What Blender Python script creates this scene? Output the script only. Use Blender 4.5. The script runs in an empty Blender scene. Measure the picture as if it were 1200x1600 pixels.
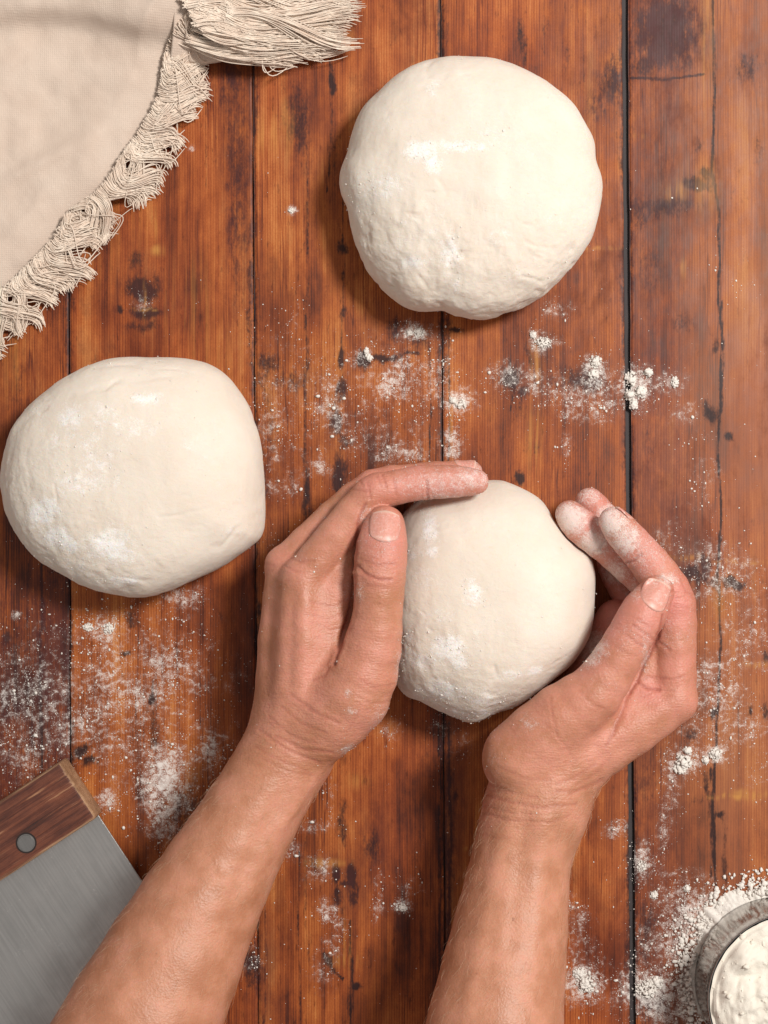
import bpy, bmesh, math, random
import numpy as np
from mathutils import Vector

random.seed(7)
RNG = np.random.default_rng(11)
C = bpy.context.scene.collection
SC = bpy.context.scene

# ------------------------------------------------------------------ camera, world, lamps, exposure
CAM_H = 0.90                       # camera height over the table top (metres)
PX = 0.42 / 1200.0                 # metres per photograph pixel on the table top
cam_d = bpy.data.cameras.new('camera')
cam_d.sensor_fit = 'HORIZONTAL'
cam_d.sensor_width = 36.0
cam_d.lens = 36.0 * CAM_H / 0.42
cam_d.clip_start = 0.05
cam_d.clip_end = 50.0
cam = bpy.data.objects.new('camera', cam_d)
cam.location = (0, 0, CAM_H)
C.objects.link(cam)
SC.camera = cam

world = bpy.data.worlds.new('World')
SC.world = world
world.use_nodes = True
wn = world.node_tree.nodes['Background']
wn.inputs['Color'].default_value = (1.0, 0.96, 0.92, 1)
wn.inputs['Strength'].default_value = 0.40

def area_lamp(name, loc, target, size, power, color):
    d = bpy.data.lights.new(name, 'AREA')
    d.shape = 'DISK'
    d.size = size
    d.energy = power
    d.color = color
    o = bpy.data.objects.new(name, d)
    o.location = loc
    o.rotation_euler = (Vector(target) - Vector(loc)).to_track_quat('-Z', 'Y').to_euler()
    C.objects.link(o)
    return o

area_lamp('key_softbox', (0.78, 0.50, 1.46), (0.0, 0.0, 0.03), 0.36, 32.5, (1.0, 0.965, 0.925))

SC.view_settings.view_transform = 'Standard'
SC.view_settings.look = 'None'
SC.view_settings.exposure = 0.0
SC.view_settings.gamma = 1.0

# ------------------------------------------------------------------ helpers
def at(px, py, z=0.0):
    """the place at height z (metres) that the photograph shows at pixel px, py"""
    s = (CAM_H - z) / CAM_H * PX
    return np.array([(px - 600.0) * s, (800.0 - py) * s, z])

def px_of(V):
    s = CAM_H / (CAM_H - V[:, 2]) / PX
    return np.stack([600.0 + V[:, 0] * s, 800.0 - V[:, 1] * s], 1)

def _h(ix, iy, iz, seed):
    n = (ix.astype(np.int64) * 374761393 + iy.astype(np.int64) * 668265263 + iz.astype(np.int64) * 2147483647 + seed * 1274126177) & 0xffffffff
    n = ((n ^ (n >> 13)) * 1274126177) & 0xffffffff
    n = (n ^ (n >> 16)) & 0xffffffff
    return n.astype(np.float64) / 4294967295.0

def vnoise(P, seed=0):
    P = np.asarray(P, dtype=np.float64)
    f = np.floor(P)
    t = P - f
    t = t * t * t * (t * (t * 6 - 15) + 10)
    i = f.astype(np.int64)
    x, y, z = i[:, 0], i[:, 1], i[:, 2]
    r = 0
    for dx in (0, 1):
        wx = t[:, 0] if dx else 1 - t[:, 0]
        for dy in (0, 1):
            wy = t[:, 1] if dy else 1 - t[:, 1]
            for dz in (0, 1):
                wz = t[:, 2] if dz else 1 - t[:, 2]
                r = r + wx * wy * wz * _h(x + dx, y + dy, z + dz, seed)
    return r * 2 - 1

def fbm(P, octaves=4, seed=0, gain=0.5):
    P = np.asarray(P, dtype=np.float64)
    a, s, r = 1.0, 0.0, 0
    for k in range(octaves):
        r = r + a * vnoise(P * (2.03 ** k) + 17.3 * k, seed + k)
        s += a
        a *= gain
    return r / s

def mesh_np(name, V, F, smooth=True):
    """V (n,3), F list of int arrays, each (m,3) or (m,4)"""
    if isinstance(F, np.ndarray):
        F = [F]
    me = bpy.data.meshes.new(name)
    me.vertices.add(len(V))
    me.vertices.foreach_set('co', np.ascontiguousarray(V, dtype=np.float32).ravel())
    nl = sum(f.size for f in F)
    npol = sum(len(f) for f in F)
    me.loops.add(nl)
    me.polygons.add(npol)
    me.loops.foreach_set('vertex_index', np.concatenate([f.ravel() for f in F]).astype(np.int32))
    tot = np.concatenate([np.full(len(f), f.shape[1]) for f in F])
    st = np.concatenate([[0], np.cumsum(tot)[:-1]]).astype(np.int32)
    me.polygons.foreach_set('loop_start', st)
    me.update(calc_edges=True)
    me.validate()
    if smooth:
        me.shade_smooth()
    return me

def attr(me, name, vals):
    a = me.attributes.new(name, 'FLOAT', 'POINT')
    a.data.foreach_set('value', np.ascontiguousarray(vals, dtype=np.float32))

def link(name, me, mat=None, parent=None):
    o = bpy.data.objects.new(name, me)
    C.objects.link(o)
    if mat is not None and me is not None:
        me.materials.append(mat)
    if parent is not None:
        o.parent = parent
    return o

def tag(o, label=None, cat=None, group=None, kind=None):
    if label: o['label'] = label
    if cat: o['category'] = cat
    if group: o['group'] = group
    if kind: o['kind'] = kind
    return o

def empty(name, loc=(0, 0, 0)):
    o = bpy.data.objects.new(name, None)
    o.empty_display_size = 0.02
    o.location = loc
    C.objects.link(o)
    return o

def grid_faces(n, m, wrap=False):
    """quads of an n x m grid of vertices (row major), optionally closed along m"""
    i = np.arange(n - 1)[:, None]
    j = np.arange(m if wrap else m - 1)[None, :]
    j2 = (j + 1) % m
    a = i * m + j
    b = i * m + j2
    c = (i + 1) * m + j2
    d = (i + 1) * m + j
    return np.stack([a, b, c, d], -1).reshape(-1, 4)

def bm_obj(name, bm, mat, parent=None, smooth=False):
    me = bpy.data.meshes.new(name)
    bm.normal_update()
    bm.to_mesh(me)
    bm.free()
    if smooth:
        me.shade_smooth()
    return link(name, me, mat, parent)

# ---------------------------------------------------------------- node helper
class NT:
    def __init__(self, name):
        self.m = bpy.data.materials.new(name)
        self.m.use_nodes = True
        self.t = self.m.node_tree
        self.bsdf = self.t.nodes['Principled BSDF']
        self.out = self.t.nodes['Material Output']
    def n(self, typ, ins=None, **props):
        nd = self.t.nodes.new(typ)
        for k, v in props.items():
            setattr(nd, k, v)
        for k, v in (ins or {}).items():
            self.set(nd.inputs[k], v)
        return nd
    def set(self, sock, v):
        if isinstance(v, bpy.types.NodeSocket):
            self.t.links.new(v, sock)
        elif isinstance(v, (tuple, list)) and sock.type == 'RGBA' and len(v) == 3:
            sock.default_value = (*v, 1)
        else:
            sock.default_value = v
    def p(self, **ins):
        for k, v in ins.items():
            self.set(self.bsdf.inputs[k.replace('_', ' ')], v)
    def attr(self, name):
        return self.n('ShaderNodeAttribute', attribute_name=name).outputs['Fac']
    def pos(self):
        return self.n('ShaderNodeTexCoord').outputs['Object']
    def scale(self, vec, s, off=None):
        nd = self.n('ShaderNodeMapping')
        self.set(nd.inputs['Vector'], vec)
        nd.inputs['Scale'].default_value = s if isinstance(s, (tuple, list)) else (s, s, s)
        if off is not None:
            self.set(nd.inputs['Location'], off)
        return nd.outputs['Vector']
    def noise(self, vec, scale=1.0, detail=3.0, rough=0.5, dist=0.0):
        nd = self.n('ShaderNodeTexNoise', {'Vector': vec, 'Scale': scale, 'Detail': detail, 'Roughness': rough, 'Distortion': dist})
        return nd.outputs['Fac']
    def math(self, op, a, b=0.0, c=0.0, clamp=False):
        nd = self.n('ShaderNodeMath', operation=op, use_clamp=clamp)
        self.set(nd.inputs[0], a); self.set(nd.inputs[1], b); self.set(nd.inputs[2], c)
        return nd.outputs[0]
    def lin(self, v, lo, hi, a=0.0, b=1.0, smooth=True):
        nd = self.n('ShaderNodeMapRange', interpolation_type='SMOOTHSTEP' if smooth else 'LINEAR')
        self.set(nd.inputs['Value'], v)
        nd.inputs['From Min'].default_value = lo; nd.inputs['From Max'].default_value = hi
        nd.inputs['To Min'].default_value = a; nd.inputs['To Max'].default_value = b
        return nd.outputs['Result']
    def mix(self, f, a, b, mode='MIX'):
        nd = self.n('ShaderNodeMix', data_type='RGBA', blend_type=mode)
        self.set(nd.inputs['Factor'], f)
        self.set(nd.inputs[6], a); self.set(nd.inputs[7], b)
        return nd.outputs[2]
    def ramp(self, f, stops):
        nd = self.n('ShaderNodeValToRGB')
        self.set(nd.inputs['Fac'], f)
        cr = nd.color_ramp
        while len(cr.elements) < len(stops):
            cr.elements.new(0.5)
        for e, (p_, c_) in zip(cr.elements, stops):
            e.position = p_
            e.color = (*c_, 1)
        return nd.outputs['Color']
    def bump(self, h, strength=0.3, dist=0.001, normal=None):
        nd = self.n('ShaderNodeBump', {'Height': h, 'Strength': strength, 'Distance': dist})
        if normal is not None:
            self.set(nd.inputs['Normal'], normal)
        return nd.outputs['Normal']

# ---------------------------------------------------------------- materials
def mat_wood():
    m = NT('stained_plank_wood')
    p = m.pos()
    pid = m.attr('pid')
    off = m.n('ShaderNodeCombineXYZ', {'Z': pid, 'Y': m.math('MULTIPLY', pid, 0.37)}).outputs[0]
    wob = m.noise(m.scale(p, (9, 5, 1), off), 1.0, 2, 0.5)
    wobx = m.n('ShaderNodeCombineXYZ', {'X': m.math('MULTIPLY', m.math('SUBTRACT', wob, 0.5), 0.012)}).outputs[0]
    pw = m.n('ShaderNodeVectorMath', {0: p, 1: wobx}, operation='ADD').outputs[0]
    broad = m.noise(m.scale(pw, (75, 4.5, 1), off), 1.0, 5, 0.6)
    fine = m.noise(m.scale(pw, (420, 13, 1), off), 1.0, 4, 0.6)
    hair = m.noise(m.scale(p, (980, 40, 1), off), 1.0, 2, 0.5)
    blot = m.noise(m.scale(p, (26, 13, 1), off), 1.0, 5, 0.62)
    blot2 = m.noise(m.scale(p, (120, 70, 1), off), 1.0, 4, 0.65)
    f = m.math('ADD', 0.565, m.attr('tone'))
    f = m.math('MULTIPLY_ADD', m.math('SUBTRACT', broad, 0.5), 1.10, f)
    f = m.math('MULTIPLY_ADD', m.math('SUBTRACT', fine, 0.5), 0.55, f)
    f = m.math('MULTIPLY_ADD', m.math('SUBTRACT', blot, 0.5), 1.25, f)
    f = m.math('MULTIPLY_ADD', m.math('SUBTRACT', blot2, 0.5), 0.42, f)
    rib = m.n('ShaderNodeTexWave', {'Vector': m.scale(p, (1, 0.02, 1)), 'Scale': 222.0, 'Distortion': 1.2, 'Detail': 2.0, 'Detail Scale': 1.5},
              wave_type='BANDS', bands_direction='X').outputs['Fac']
    ribm = m.math('MULTIPLY', m.math('SUBTRACT', rib, 0.5), m.lin(blot, 0.3, 0.7, 0.06, 0.21))
    f = m.math('ADD', f, ribm)
    f = m.math('MULTIPLY_ADD', m.math('SUBTRACT', hair, 0.5), 0.22, f)
    hue_n = m.noise(m.scale(p, (20, 7, 1), off), 1.0, 3, 0.5)
    grain = m.noise(m.scale(pw, (48, 2.2, 1), off), 1.0, 5, 0.55, 0.3)
    line = m.math('ABSOLUTE', m.math('SUBTRACT', grain, 0.5))
    lmask = m.math('MULTIPLY', m.lin(line, 0.0, 0.016, 1.0, 0.0), m.lin(blot, 0.42, 0.62))
    f = m.math('MULTIPLY_ADD', lmask, -0.26, f)
    col = m.ramp(f, [(0.0, (0.026, 0.008, 0.007)), (0.25, (0.088, 0.023, 0.012)), (0.5, (0.258, 0.062, 0.016)),
                     (0.72, (0.405, 0.114, 0.026)), (1.0, (0.58, 0.225, 0.062))])
    weave = m.noise(m.scale(p, (1300, 1000, 1)), 1.0, 2, 0.6)
    col = m.mix(m.lin(weave, 0.25, 0.75, 0.0, 0.34), col, m.mix(1.0, col, (0.48, 0.40, 0.36), 'MULTIPLY'))
    fleck = m.noise(m.scale(p, (420, 95, 1), off), 1.0, 3, 0.7)
    col = m.mix(m.lin(fleck, 0.60, 0.72, 0.0, 0.6), col, m.mix(1.0, col, (0.33, 0.27, 0.30), 'MULTIPLY'))
    col = m.mix(m.math('MULTIPLY', m.attr('pale'), m.lin(hue_n, 0.35, 0.65, 0.35, 1.0)), col, m.mix(0.55, col, (0.27, 0.115, 0.060)))  # greyer board colour on the right, with some glare mixed into it
    hue = m.noise(m.scale(p, (14, 4, 1), off), 1.0, 3, 0.5)
    col = m.mix(m.lin(hue, 0.42, 0.68, 0.0, 0.5), col, m.mix(1.0, col, (0.95, 0.72, 0.78), 'MULTIPLY'))
    burn = m.noise(m.scale(p, (13, 6, 1), off), 1.0, 6, 0.68, 0.5)
    bm_ = m.lin(m.math('MULTIPLY_ADD', m.math('SUBTRACT', blot2, 0.5), 0.35, burn), 0.55, 0.70, 0.0, 0.62)
    col = m.mix(bm_, col, m.mix(1.0, col, (0.34, 0.24, 0.30), 'MULTIPLY'))
    # knots, stains, cracks
    d = m.attr('dark')
    dn = m.noise(m.scale(p, (330, 110, 1), off), 1.0, 5, 0.7)
    dn2 = m.noise(m.scale(p, (900, 500, 1)), 1.0, 3, 0.6)
    dd = m.math('MULTIPLY_ADD', m.math('SUBTRACT', dn, 0.5), 1.15, d)
    dd = m.math('MULTIPLY_ADD', m.math('SUBTRACT', dn2, 0.5), 0.6, dd)
    dmask = m.math('MULTIPLY', m.lin(dd, 0.16, 0.72), m.lin(d, 0.03, 0.22))
    col = m.mix(m.math('MULTIPLY', dmask, 0.93), col, (0.018, 0.008, 0.009))
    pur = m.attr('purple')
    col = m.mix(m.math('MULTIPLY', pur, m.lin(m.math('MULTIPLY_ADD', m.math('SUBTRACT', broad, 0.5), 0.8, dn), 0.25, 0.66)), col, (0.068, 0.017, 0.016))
    g = m.math('MULTIPLY', m.attr('gold'), m.lin(fine, 0.38, 0.62))
    col = m.mix(g, col, (0.50, 0.23, 0.055))
    # thin white flour rubbed over the boards
    fl = m.attr('flour')
    n1 = m.noise(p, 1500.0, 3, 0.6)
    n2 = m.noise(p, 330.0, 4, 0.62, 0.6)
    n3 = m.noise(p, 70.0, 3, 0.6, 0.4)
    s = m.math('MULTIPLY_ADD', m.math('SUBTRACT', n1, 0.5), 1.3, fl)
    s = m.math('MULTIPLY_ADD', m.math('SUBTRACT', n2, 0.5), 1.9, s)
    s = m.math('MULTIPLY_ADD', m.math('SUBTRACT', n3, 0.5), 0.9, s)
    fm = m.math('MULTIPLY', m.lin(s, 0.36, 1.15), m.lin(fl, 0.02, 0.2))
    film = m.math('MULTIPLY', m.lin(m.math('MULTIPLY_ADD', m.math('SUBTRACT', n3, 0.5), 1.2, fl), 0.1, 0.9), m.lin(n2, 0.35, 0.7, 0.03, 0.30))
    film = m.math('MULTIPLY', film, m.lin(fl, 0.02, 0.2))
    col = m.mix(film, col, (0.70, 0.62, 0.56))
    col = m.mix(m.math('MULTIPLY', fm, 0.82), col, (0.80, 0.75, 0.70))
    m.p(Base_Color=col)
    m.set(m.bsdf.inputs['Roughness'], m.math('MULTIPLY_ADD', fm, 0.4, m.lin(blot2, 0.3, 0.7, 0.44, 0.58)))
    m.set(m.bsdf.inputs['Specular IOR Level'], 0.21)
    hgt = m.math('MULTIPLY_ADD', fm, 1.5, m.math('ADD', m.math('MULTIPLY', rib, 0.12), m.math('MULTIPLY', fine, 0.6)))
    m.p(Normal=m.bump(hgt, 0.22, 0.0004))
    return m.m

def mat_plain(name, col, rough=0.6, metal=0.0, spec=0.5):
    m = NT(name)
    m.p(Base_Color=col, Roughness=rough, Metallic=metal)
    m.set(m.bsdf.inputs['Specular IOR Level'], spec)
    return m.m

def mat_gap():
    m = NT('dark_gap_board')
    n = m.noise(m.scale(m.pos(), (60, 30, 1)), 1.0, 4, 0.6)
    m.p(Base_Color=m.mix(n, (0.022, 0.015, 0.015), (0.055, 0.042, 0.042)), Roughness=0.7)
    return m.m

def mat_flour(name='wheat_flour', ca=(0.72, 0.67, 0.61), cb=(0.81, 0.765, 0.70)):
    m = NT(name)
    n = m.noise(m.pos(), 400.0, 3, 0.6)
    m.p(Base_Color=m.mix(n, ca, cb), Roughness=0.95)
    m.set(m.bsdf.inputs['Specular IOR Level'], 0.1)
    m.p(Normal=m.bump(m.noise(m.pos(), 1600.0, 3, 0.65), 0.5, 0.0006))
    return m.m

def mat_dough():
    m = NT('bread_dough')
    p = m.pos()
    big = m.noise(p, 22.0, 4, 0.55)
    mid = m.noise(p, 110.0, 4, 0.6)
    col = m.mix(m.lin(big, 0.3, 0.7), (0.722, 0.630, 0.535), (0.770, 0.690, 0.598))
    col = m.mix(m.lin(mid, 0.35, 0.75, 0.0, 0.22), col, (0.70, 0.58, 0.465))
    speck = m.noise(p, 900.0, 1, 0.5)
    col = m.mix(m.lin(speck, 0.76, 0.83, 0, 0.30), col, (0.50, 0.33, 0.20))
    fl = m.attr('flour')
    n1 = m.noise(p, 1300.0, 3, 0.65)
    n2 = m.noise(p, 260.0, 4, 0.65, 0.4)
    n3 = m.noise(p, 60.0, 3, 0.6)
    s = m.math('MULTIPLY_ADD', m.math('SUBTRACT', n1, 0.5), 1.0, fl)
    s = m.math('MULTIPLY_ADD', m.math('SUBTRACT', n2, 0.5), 1.3, s)
    s = m.math('MULTIPLY_ADD', m.math('SUBTRACT', n3, 0.5), 0.8, s)
    fm = m.math('MULTIPLY', m.lin(s, 0.25, 1.0), m.lin(fl, 0.02, 0.22))
    col = m.mix(m.math('MULTIPLY', fm, 0.9), col, (0.90, 0.875, 0.845))
    m.p(Base_Color=col)
    m.set(m.bsdf.inputs['Roughness'], m.math('MULTIPLY_ADD', fm, 0.2, 0.74))
    m.set(m.bsdf.inputs['Specular IOR Level'], 0.20)
    m.set(m.bsdf.inputs['Subsurface Weight'], 0.40)
    m.set(m.bsdf.inputs['Subsurface Radius'], (1.0, 0.62, 0.40))
    m.set(m.bsdf.inputs['Subsurface Scale'], 0.007)
    rough = m.attr('rough')
    h = m.math('MULTIPLY', m.noise(m.scale(p, (200, 290, 240)), 1.0, 6, 0.68, 0.4), m.math('MULTIPLY_ADD', rough, 1.2, 0.45))
    pore = m.n('ShaderNodeTexVoronoi', {'Vector': p, 'Scale': 330.0}, feature='F1').outputs['Distance']
    h = m.math('MULTIPLY_ADD', m.lin(pore, 0.0, 0.30, -0.16, 0.0), m.lin(mid, 0.45, 0.6), h)
    h = m.math('MULTIPLY_ADD', m.math('MULTIPLY', fm, n1), 0.55, h)
    m.p(Normal=m.bump(h, 0.34, 0.0015))
    return m.m

def mat_skin():
    m = NT('skin')
    p = m.pos()
    n = m.noise(p, 60.0, 4, 0.6)
    n2 = m.noise(p, 420.0, 3, 0.6)
    fold = m.noise(m.scale(p, (190, 900, 300)), 1.0, 3, 0.55, 0.5)
    w = m.attr('wrinkle')
    red = m.attr('red')
    col = m.mix(m.lin(n, 0.3, 0.7), (0.440, 0.185, 0.100), (0.585, 0.274, 0.165))
    r = m.math('MULTIPLY_ADD', m.math('SUBTRACT', n2, 0.5), 0.6, m.math('MULTIPLY_ADD', m.math('SUBTRACT', n, 0.5), 1.0, red))
    col = m.mix(m.lin(r, 0.0, 1.0, 0.0, 1.0, False), col, (0.620, 0.220, 0.185))
    col = m.mix(m.lin(n2, 0.56, 0.8, 0.0, 0.30), col, (0.38, 0.14, 0.085))
    pore = m.noise(m.scale(p, (1500, 1100, 1500)), 1.0, 2, 0.6)
    col = m.mix(m.lin(pore, 0.35, 0.75, 0.0, 0.20), col, (0.36, 0.14, 0.085))
    frk = m.noise(p, 260.0, 1, 0.4)
    col = m.mix(m.lin(frk, 0.79, 0.84, 0.0, 0.45), col, (0.26, 0.095, 0.05))
    cr = m.attr('crease')
    col = m.mix(m.math('MULTIPLY', cr, 0.65), col, (0.33, 0.080, 0.055))
    col = m.mix(m.math('MULTIPLY', m.lin(fold, 0.50, 0.34), m.math('MULTIPLY', w, 0.35)), col, (0.40, 0.13, 0.09))
    fl = m.attr('flour')
    f1 = m.noise(p, 1500.0, 3, 0.65)
    f2 = m.noise(p, 420.0, 4, 0.65, 0.5)
    s = m.math('MULTIPLY_ADD', m.math('SUBTRACT', f1, 0.5), 1.5, fl)
    s = m.math('MULTIPLY_ADD', m.math('SUBTRACT', f2, 0.5), 1.2, s)
    fm = m.math('MULTIPLY', m.lin(s, 0.30, 1.15), m.lin(fl, 0.03, 0.25))
    col = m.mix(m.math('MULTIPLY', fm, 0.72), col, (0.80, 0.73, 0.68))
    m.p(Base_Color=col)
    m.set(m.bsdf.inputs['Roughness'], m.math('MULTIPLY_ADD', fm, 0.4, m.lin(n, 0.3, 0.7, 0.40, 0.52)))
    m.set(m.bsdf.inputs['Specular IOR Level'], 0.46)
    m.set(m.bsdf.inputs['Subsurface Weight'], 0.24)
    m.set(m.bsdf.inputs['Subsurface Radius'], (1.0, 0.36, 0.20))
    m.set(m.bsdf.inputs['Subsurface Scale'], 0.0032)
    # skin lines: stretched cells plus fine folds where the wrinkle mask is high
    cells = m.n('ShaderNodeTexVoronoi', {'Vector': m.scale(p, (760, 900, 760)), 'Scale': 1.0}, feature='F1').outputs['Distance']
    h = m.math('MULTIPLY', cells, m.math('MULTIPLY_ADD', w, 0.35, 0.32))
    h = m.math('MULTIPLY_ADD', m.math('MULTIPLY', fold, m.math('MULTIPLY_ADD', w, 1.0, 0.12)), 2.1, h)
    vein = m.noise(m.scale(p, (70, 45, 70)), 1.0, 2, 0.5, 0.8)
    h = m.math('MULTIPLY_ADD', m.lin(m.math('ABSOLUTE', m.math('SUBTRACT', vein, 0.5)), 0.0, 0.05, 0.5, 0.0), 0.22, h)
    h = m.math('MULTIPLY_ADD', fm, 0.8, h)
    h = m.math('MULTIPLY_ADD', n2, 0.20, h)
    h = m.math('MULTIPLY_ADD', pore, 0.45, h)
    m.p(Normal=m.bump(h, 0.40, 0.0008))
    return m.m

def mat_nail():
    m = NT('fingernail')
    t = m.attr('tip')
    n = m.noise(m.pos(), 900.0, 2, 0.5)
    col = m.mix(m.lin(n, 0.3, 0.7), (0.57, 0.245, 0.185), (0.64, 0.305, 0.245))
    col = m.mix(m.lin(t, 0.90, 0.97, 0.0, 0.6), col, (0.74, 0.56, 0.46))
    col = m.mix(m.lin(t, 0.26, 0.08, 0.0, 0.25), col, (0.74, 0.48, 0.40))
    fz = m.noise(m.pos(), 1300.0, 3, 0.6); fz2 = m.noise(m.pos(), 300.0, 3, 0.6)
    col = m.mix(m.lin(m.math('ADD', m.math('MULTIPLY', fz, 0.6), m.math('MULTIPLY', fz2, 0.5)), 0.58, 0.72, 0.0, 0.5), col, (0.78, 0.68, 0.62))
    m.p(Base_Color=col, Roughness=0.42)
    m.set(m.bsdf.inputs['Subsurface Weight'], 0.15)
    m.set(m.bsdf.inputs['Subsurface Scale'], 0.002)
    return m.m

def mat_cloth():
    m = NT('natural_cotton')
    p = m.pos()
    wx = m.n('ShaderNodeTexWave', {'Vector': m.scale(p, (0.83, 0.55, 0)), 'Scale': 340.0, 'Distortion': 2.5, 'Detail': 2.0}, wave_type='BANDS', bands_direction='X').outputs['Fac']
    wy = m.n('ShaderNodeTexWave', {'Vector': m.scale(p, (0.55, -0.83, 0)), 'Scale': 340.0, 'Distortion': 2.5, 'Detail': 2.0}, wave_type='BANDS', bands_direction='Y').outputs['Fac']
    n = m.noise(p, 55.0, 4, 0.6)
    nf = m.noise(p, 700.0, 3, 0.6)
    weave = m.math('MULTIPLY', wx, wy)
    col = m.mix(m.lin(n, 0.3, 0.7), (0.595, 0.468, 0.380), (0.645, 0.520, 0.428))
    col = m.mix(m.math('MULTIPLY', weave, 0.22), col, (0.67, 0.565, 0.475))
    col = m.mix(m.lin(nf, 0.60, 0.78, 0, 0.35), col, (0.76, 0.68, 0.58))
    m.p(Base_Color=col, Roughness=0.95)
    m.set(m.bsdf.inputs['Specular IOR Level'], 0.1)
    m.set(m.bsdf.inputs['Sheen Weight'], 0.15)
    m.p(Normal=m.bump(m.math('MULTIPLY_ADD', nf, 1.0, m.math('MULTIPLY', weave, 0.45)), 0.40, 0.0006))
    return m.m

def mat_thread():
    m = NT('cotton_thread')
    p = m.pos()
    n = m.noise(p, 130.0, 3, 0.6)
    m.p(Base_Color=m.mix(m.lin(n, 0.3, 0.7), (0.74, 0.60, 0.49), (0.84, 0.725, 0.61)), Roughness=0.9)
    m.set(m.bsdf.inputs['Specular IOR Level'], 0.15)
    m.p(Normal=m.bump(m.noise(p, 1800.0, 2, 0.5), 0.4, 0.0004))
    return m.m

def mat_handle(endgrain=False):
    m = NT('worn_handle_end_grain' if endgrain else 'worn_handle_wood')
    p = m.pos()                                   # local: x along the handle
    streak = m.noise(m.scale(p, (12, 260, 260)), 1.0, 5, 0.62)
    fine = m.noise(m.scale(p, (45, 1100, 1100)), 1.0, 3, 0.6)
    blot = m.noise(p, 70.0, 4, 0.6)
    f = m.math('ADD', m.math('MULTIPLY', streak, 0.55), m.math('ADD', m.math('MULTIPLY', fine, 0.25), m.math('MULTIPLY', blot, 0.22)))
    if endgrain:
        sp = m.noise(p, 420.0, 3, 0.6)
        col = m.ramp(m.math('ADD', m.math('MULTIPLY', blot, 0.6), m.math('MULTIPLY', sp, 0.4)),
                     [(0.30, (0.14, 0.065, 0.030)), (0.5, (0.36, 0.20, 0.105)), (0.7, (0.50, 0.31, 0.18))])
    else:
        col = m.ramp(f, [(0.36, (0.030, 0.010, 0.007)), (0.47, (0.095, 0.026, 0.014)), (0.58, (0.185, 0.056, 0.027)), (0.72, (0.42, 0.20, 0.10))])
        scr = m.noise(m.scale(p, (22, 520, 520)), 1.0, 4, 0.7, 0.3)
        col = m.mix(m.lin(scr, 0.60, 0.70, 0.0, 0.75), col, (0.42, 0.22, 0.115))
        wear = m.math('ADD', m.attr('worn'), m.math('MULTIPLY', m.math('SUBTRACT', streak, 0.5), 2.0))
        col = m.mix(m.lin(wear, 0.36, 0.85, 0.0, 0.85), col, (0.48, 0.29, 0.165))
    m.p(Base_Color=col, Roughness=0.62)
    m.p(Normal=m.bump(m.math('ADD', streak, fine), 0.7, 0.0010))
    return m.m

def mat_steel(name='brushed_steel', rough=0.34, tint=(0.60, 0.585, 0.565), dust=0.0):
    m = NT(name)
    p = m.pos()
    br = m.noise(m.scale(p, (900, 25, 900)), 1.0, 4, 0.6)
    sm = m.noise(p, 60.0, 4, 0.6)
    col = m.mix(m.lin(br, 0.3, 0.7), tuple(c * 0.84 for c in tint), tint)
    col = m.mix(m.lin(sm, 0.35, 0.70, 0, 0.35), col, tuple(c * 0.70 for c in tint))
    if dust:
        d1 = m.noise(p, 900.0, 3, 0.6); d2 = m.noise(p, 90.0, 3, 0.6)
        dm = m.lin(m.math('ADD', m.math('MULTIPLY', d1, 0.7), m.math('MULTIPLY', d2, 0.6)), 0.80, 0.92, 0, dust)
        col = m.mix(dm, col, (0.75, 0.70, 0.66))
        m.set(m.bsdf.inputs['Metallic'], m.math('SUBTRACT', 1.0, dm))
    else:
        m.p(Metallic=1.0)
    m.p(Base_Color=col)
    m.set(m.bsdf.inputs['Roughness'], m.lin(sm, 0.3, 0.7, rough - 0.05, rough + 0.08))
    m.p(Normal=m.bump(br, 0.03, 0.0003))
    return m.m

M_WOOD = mat_wood(); M_GAP = mat_gap(); M_FLOUR = mat_flour(); M_CREAM = mat_flour('cream_flour', (0.74, 0.675, 0.575), (0.81, 0.755, 0.665)); M_DOUGH = mat_dough(); M_SKIN = mat_skin()
M_NAIL = mat_nail(); M_CLOTH = mat_cloth(); M_THREAD = mat_thread(); M_HANDLE = mat_handle(); M_END = mat_handle(True)
M_BLADE = mat_steel('scraper_steel', 0.38, (0.57, 0.553, 0.535), 0.5)
M_RIVET = mat_steel('rivet_steel', 0.45, (0.33, 0.32, 0.31))
M_HAIR = mat_plain('pale_hair', (0.66, 0.46, 0.31), 0.5)
M_CUP = mat_steel('polished_steel', 0.13, (0.50, 0.48, 0.46))

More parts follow.
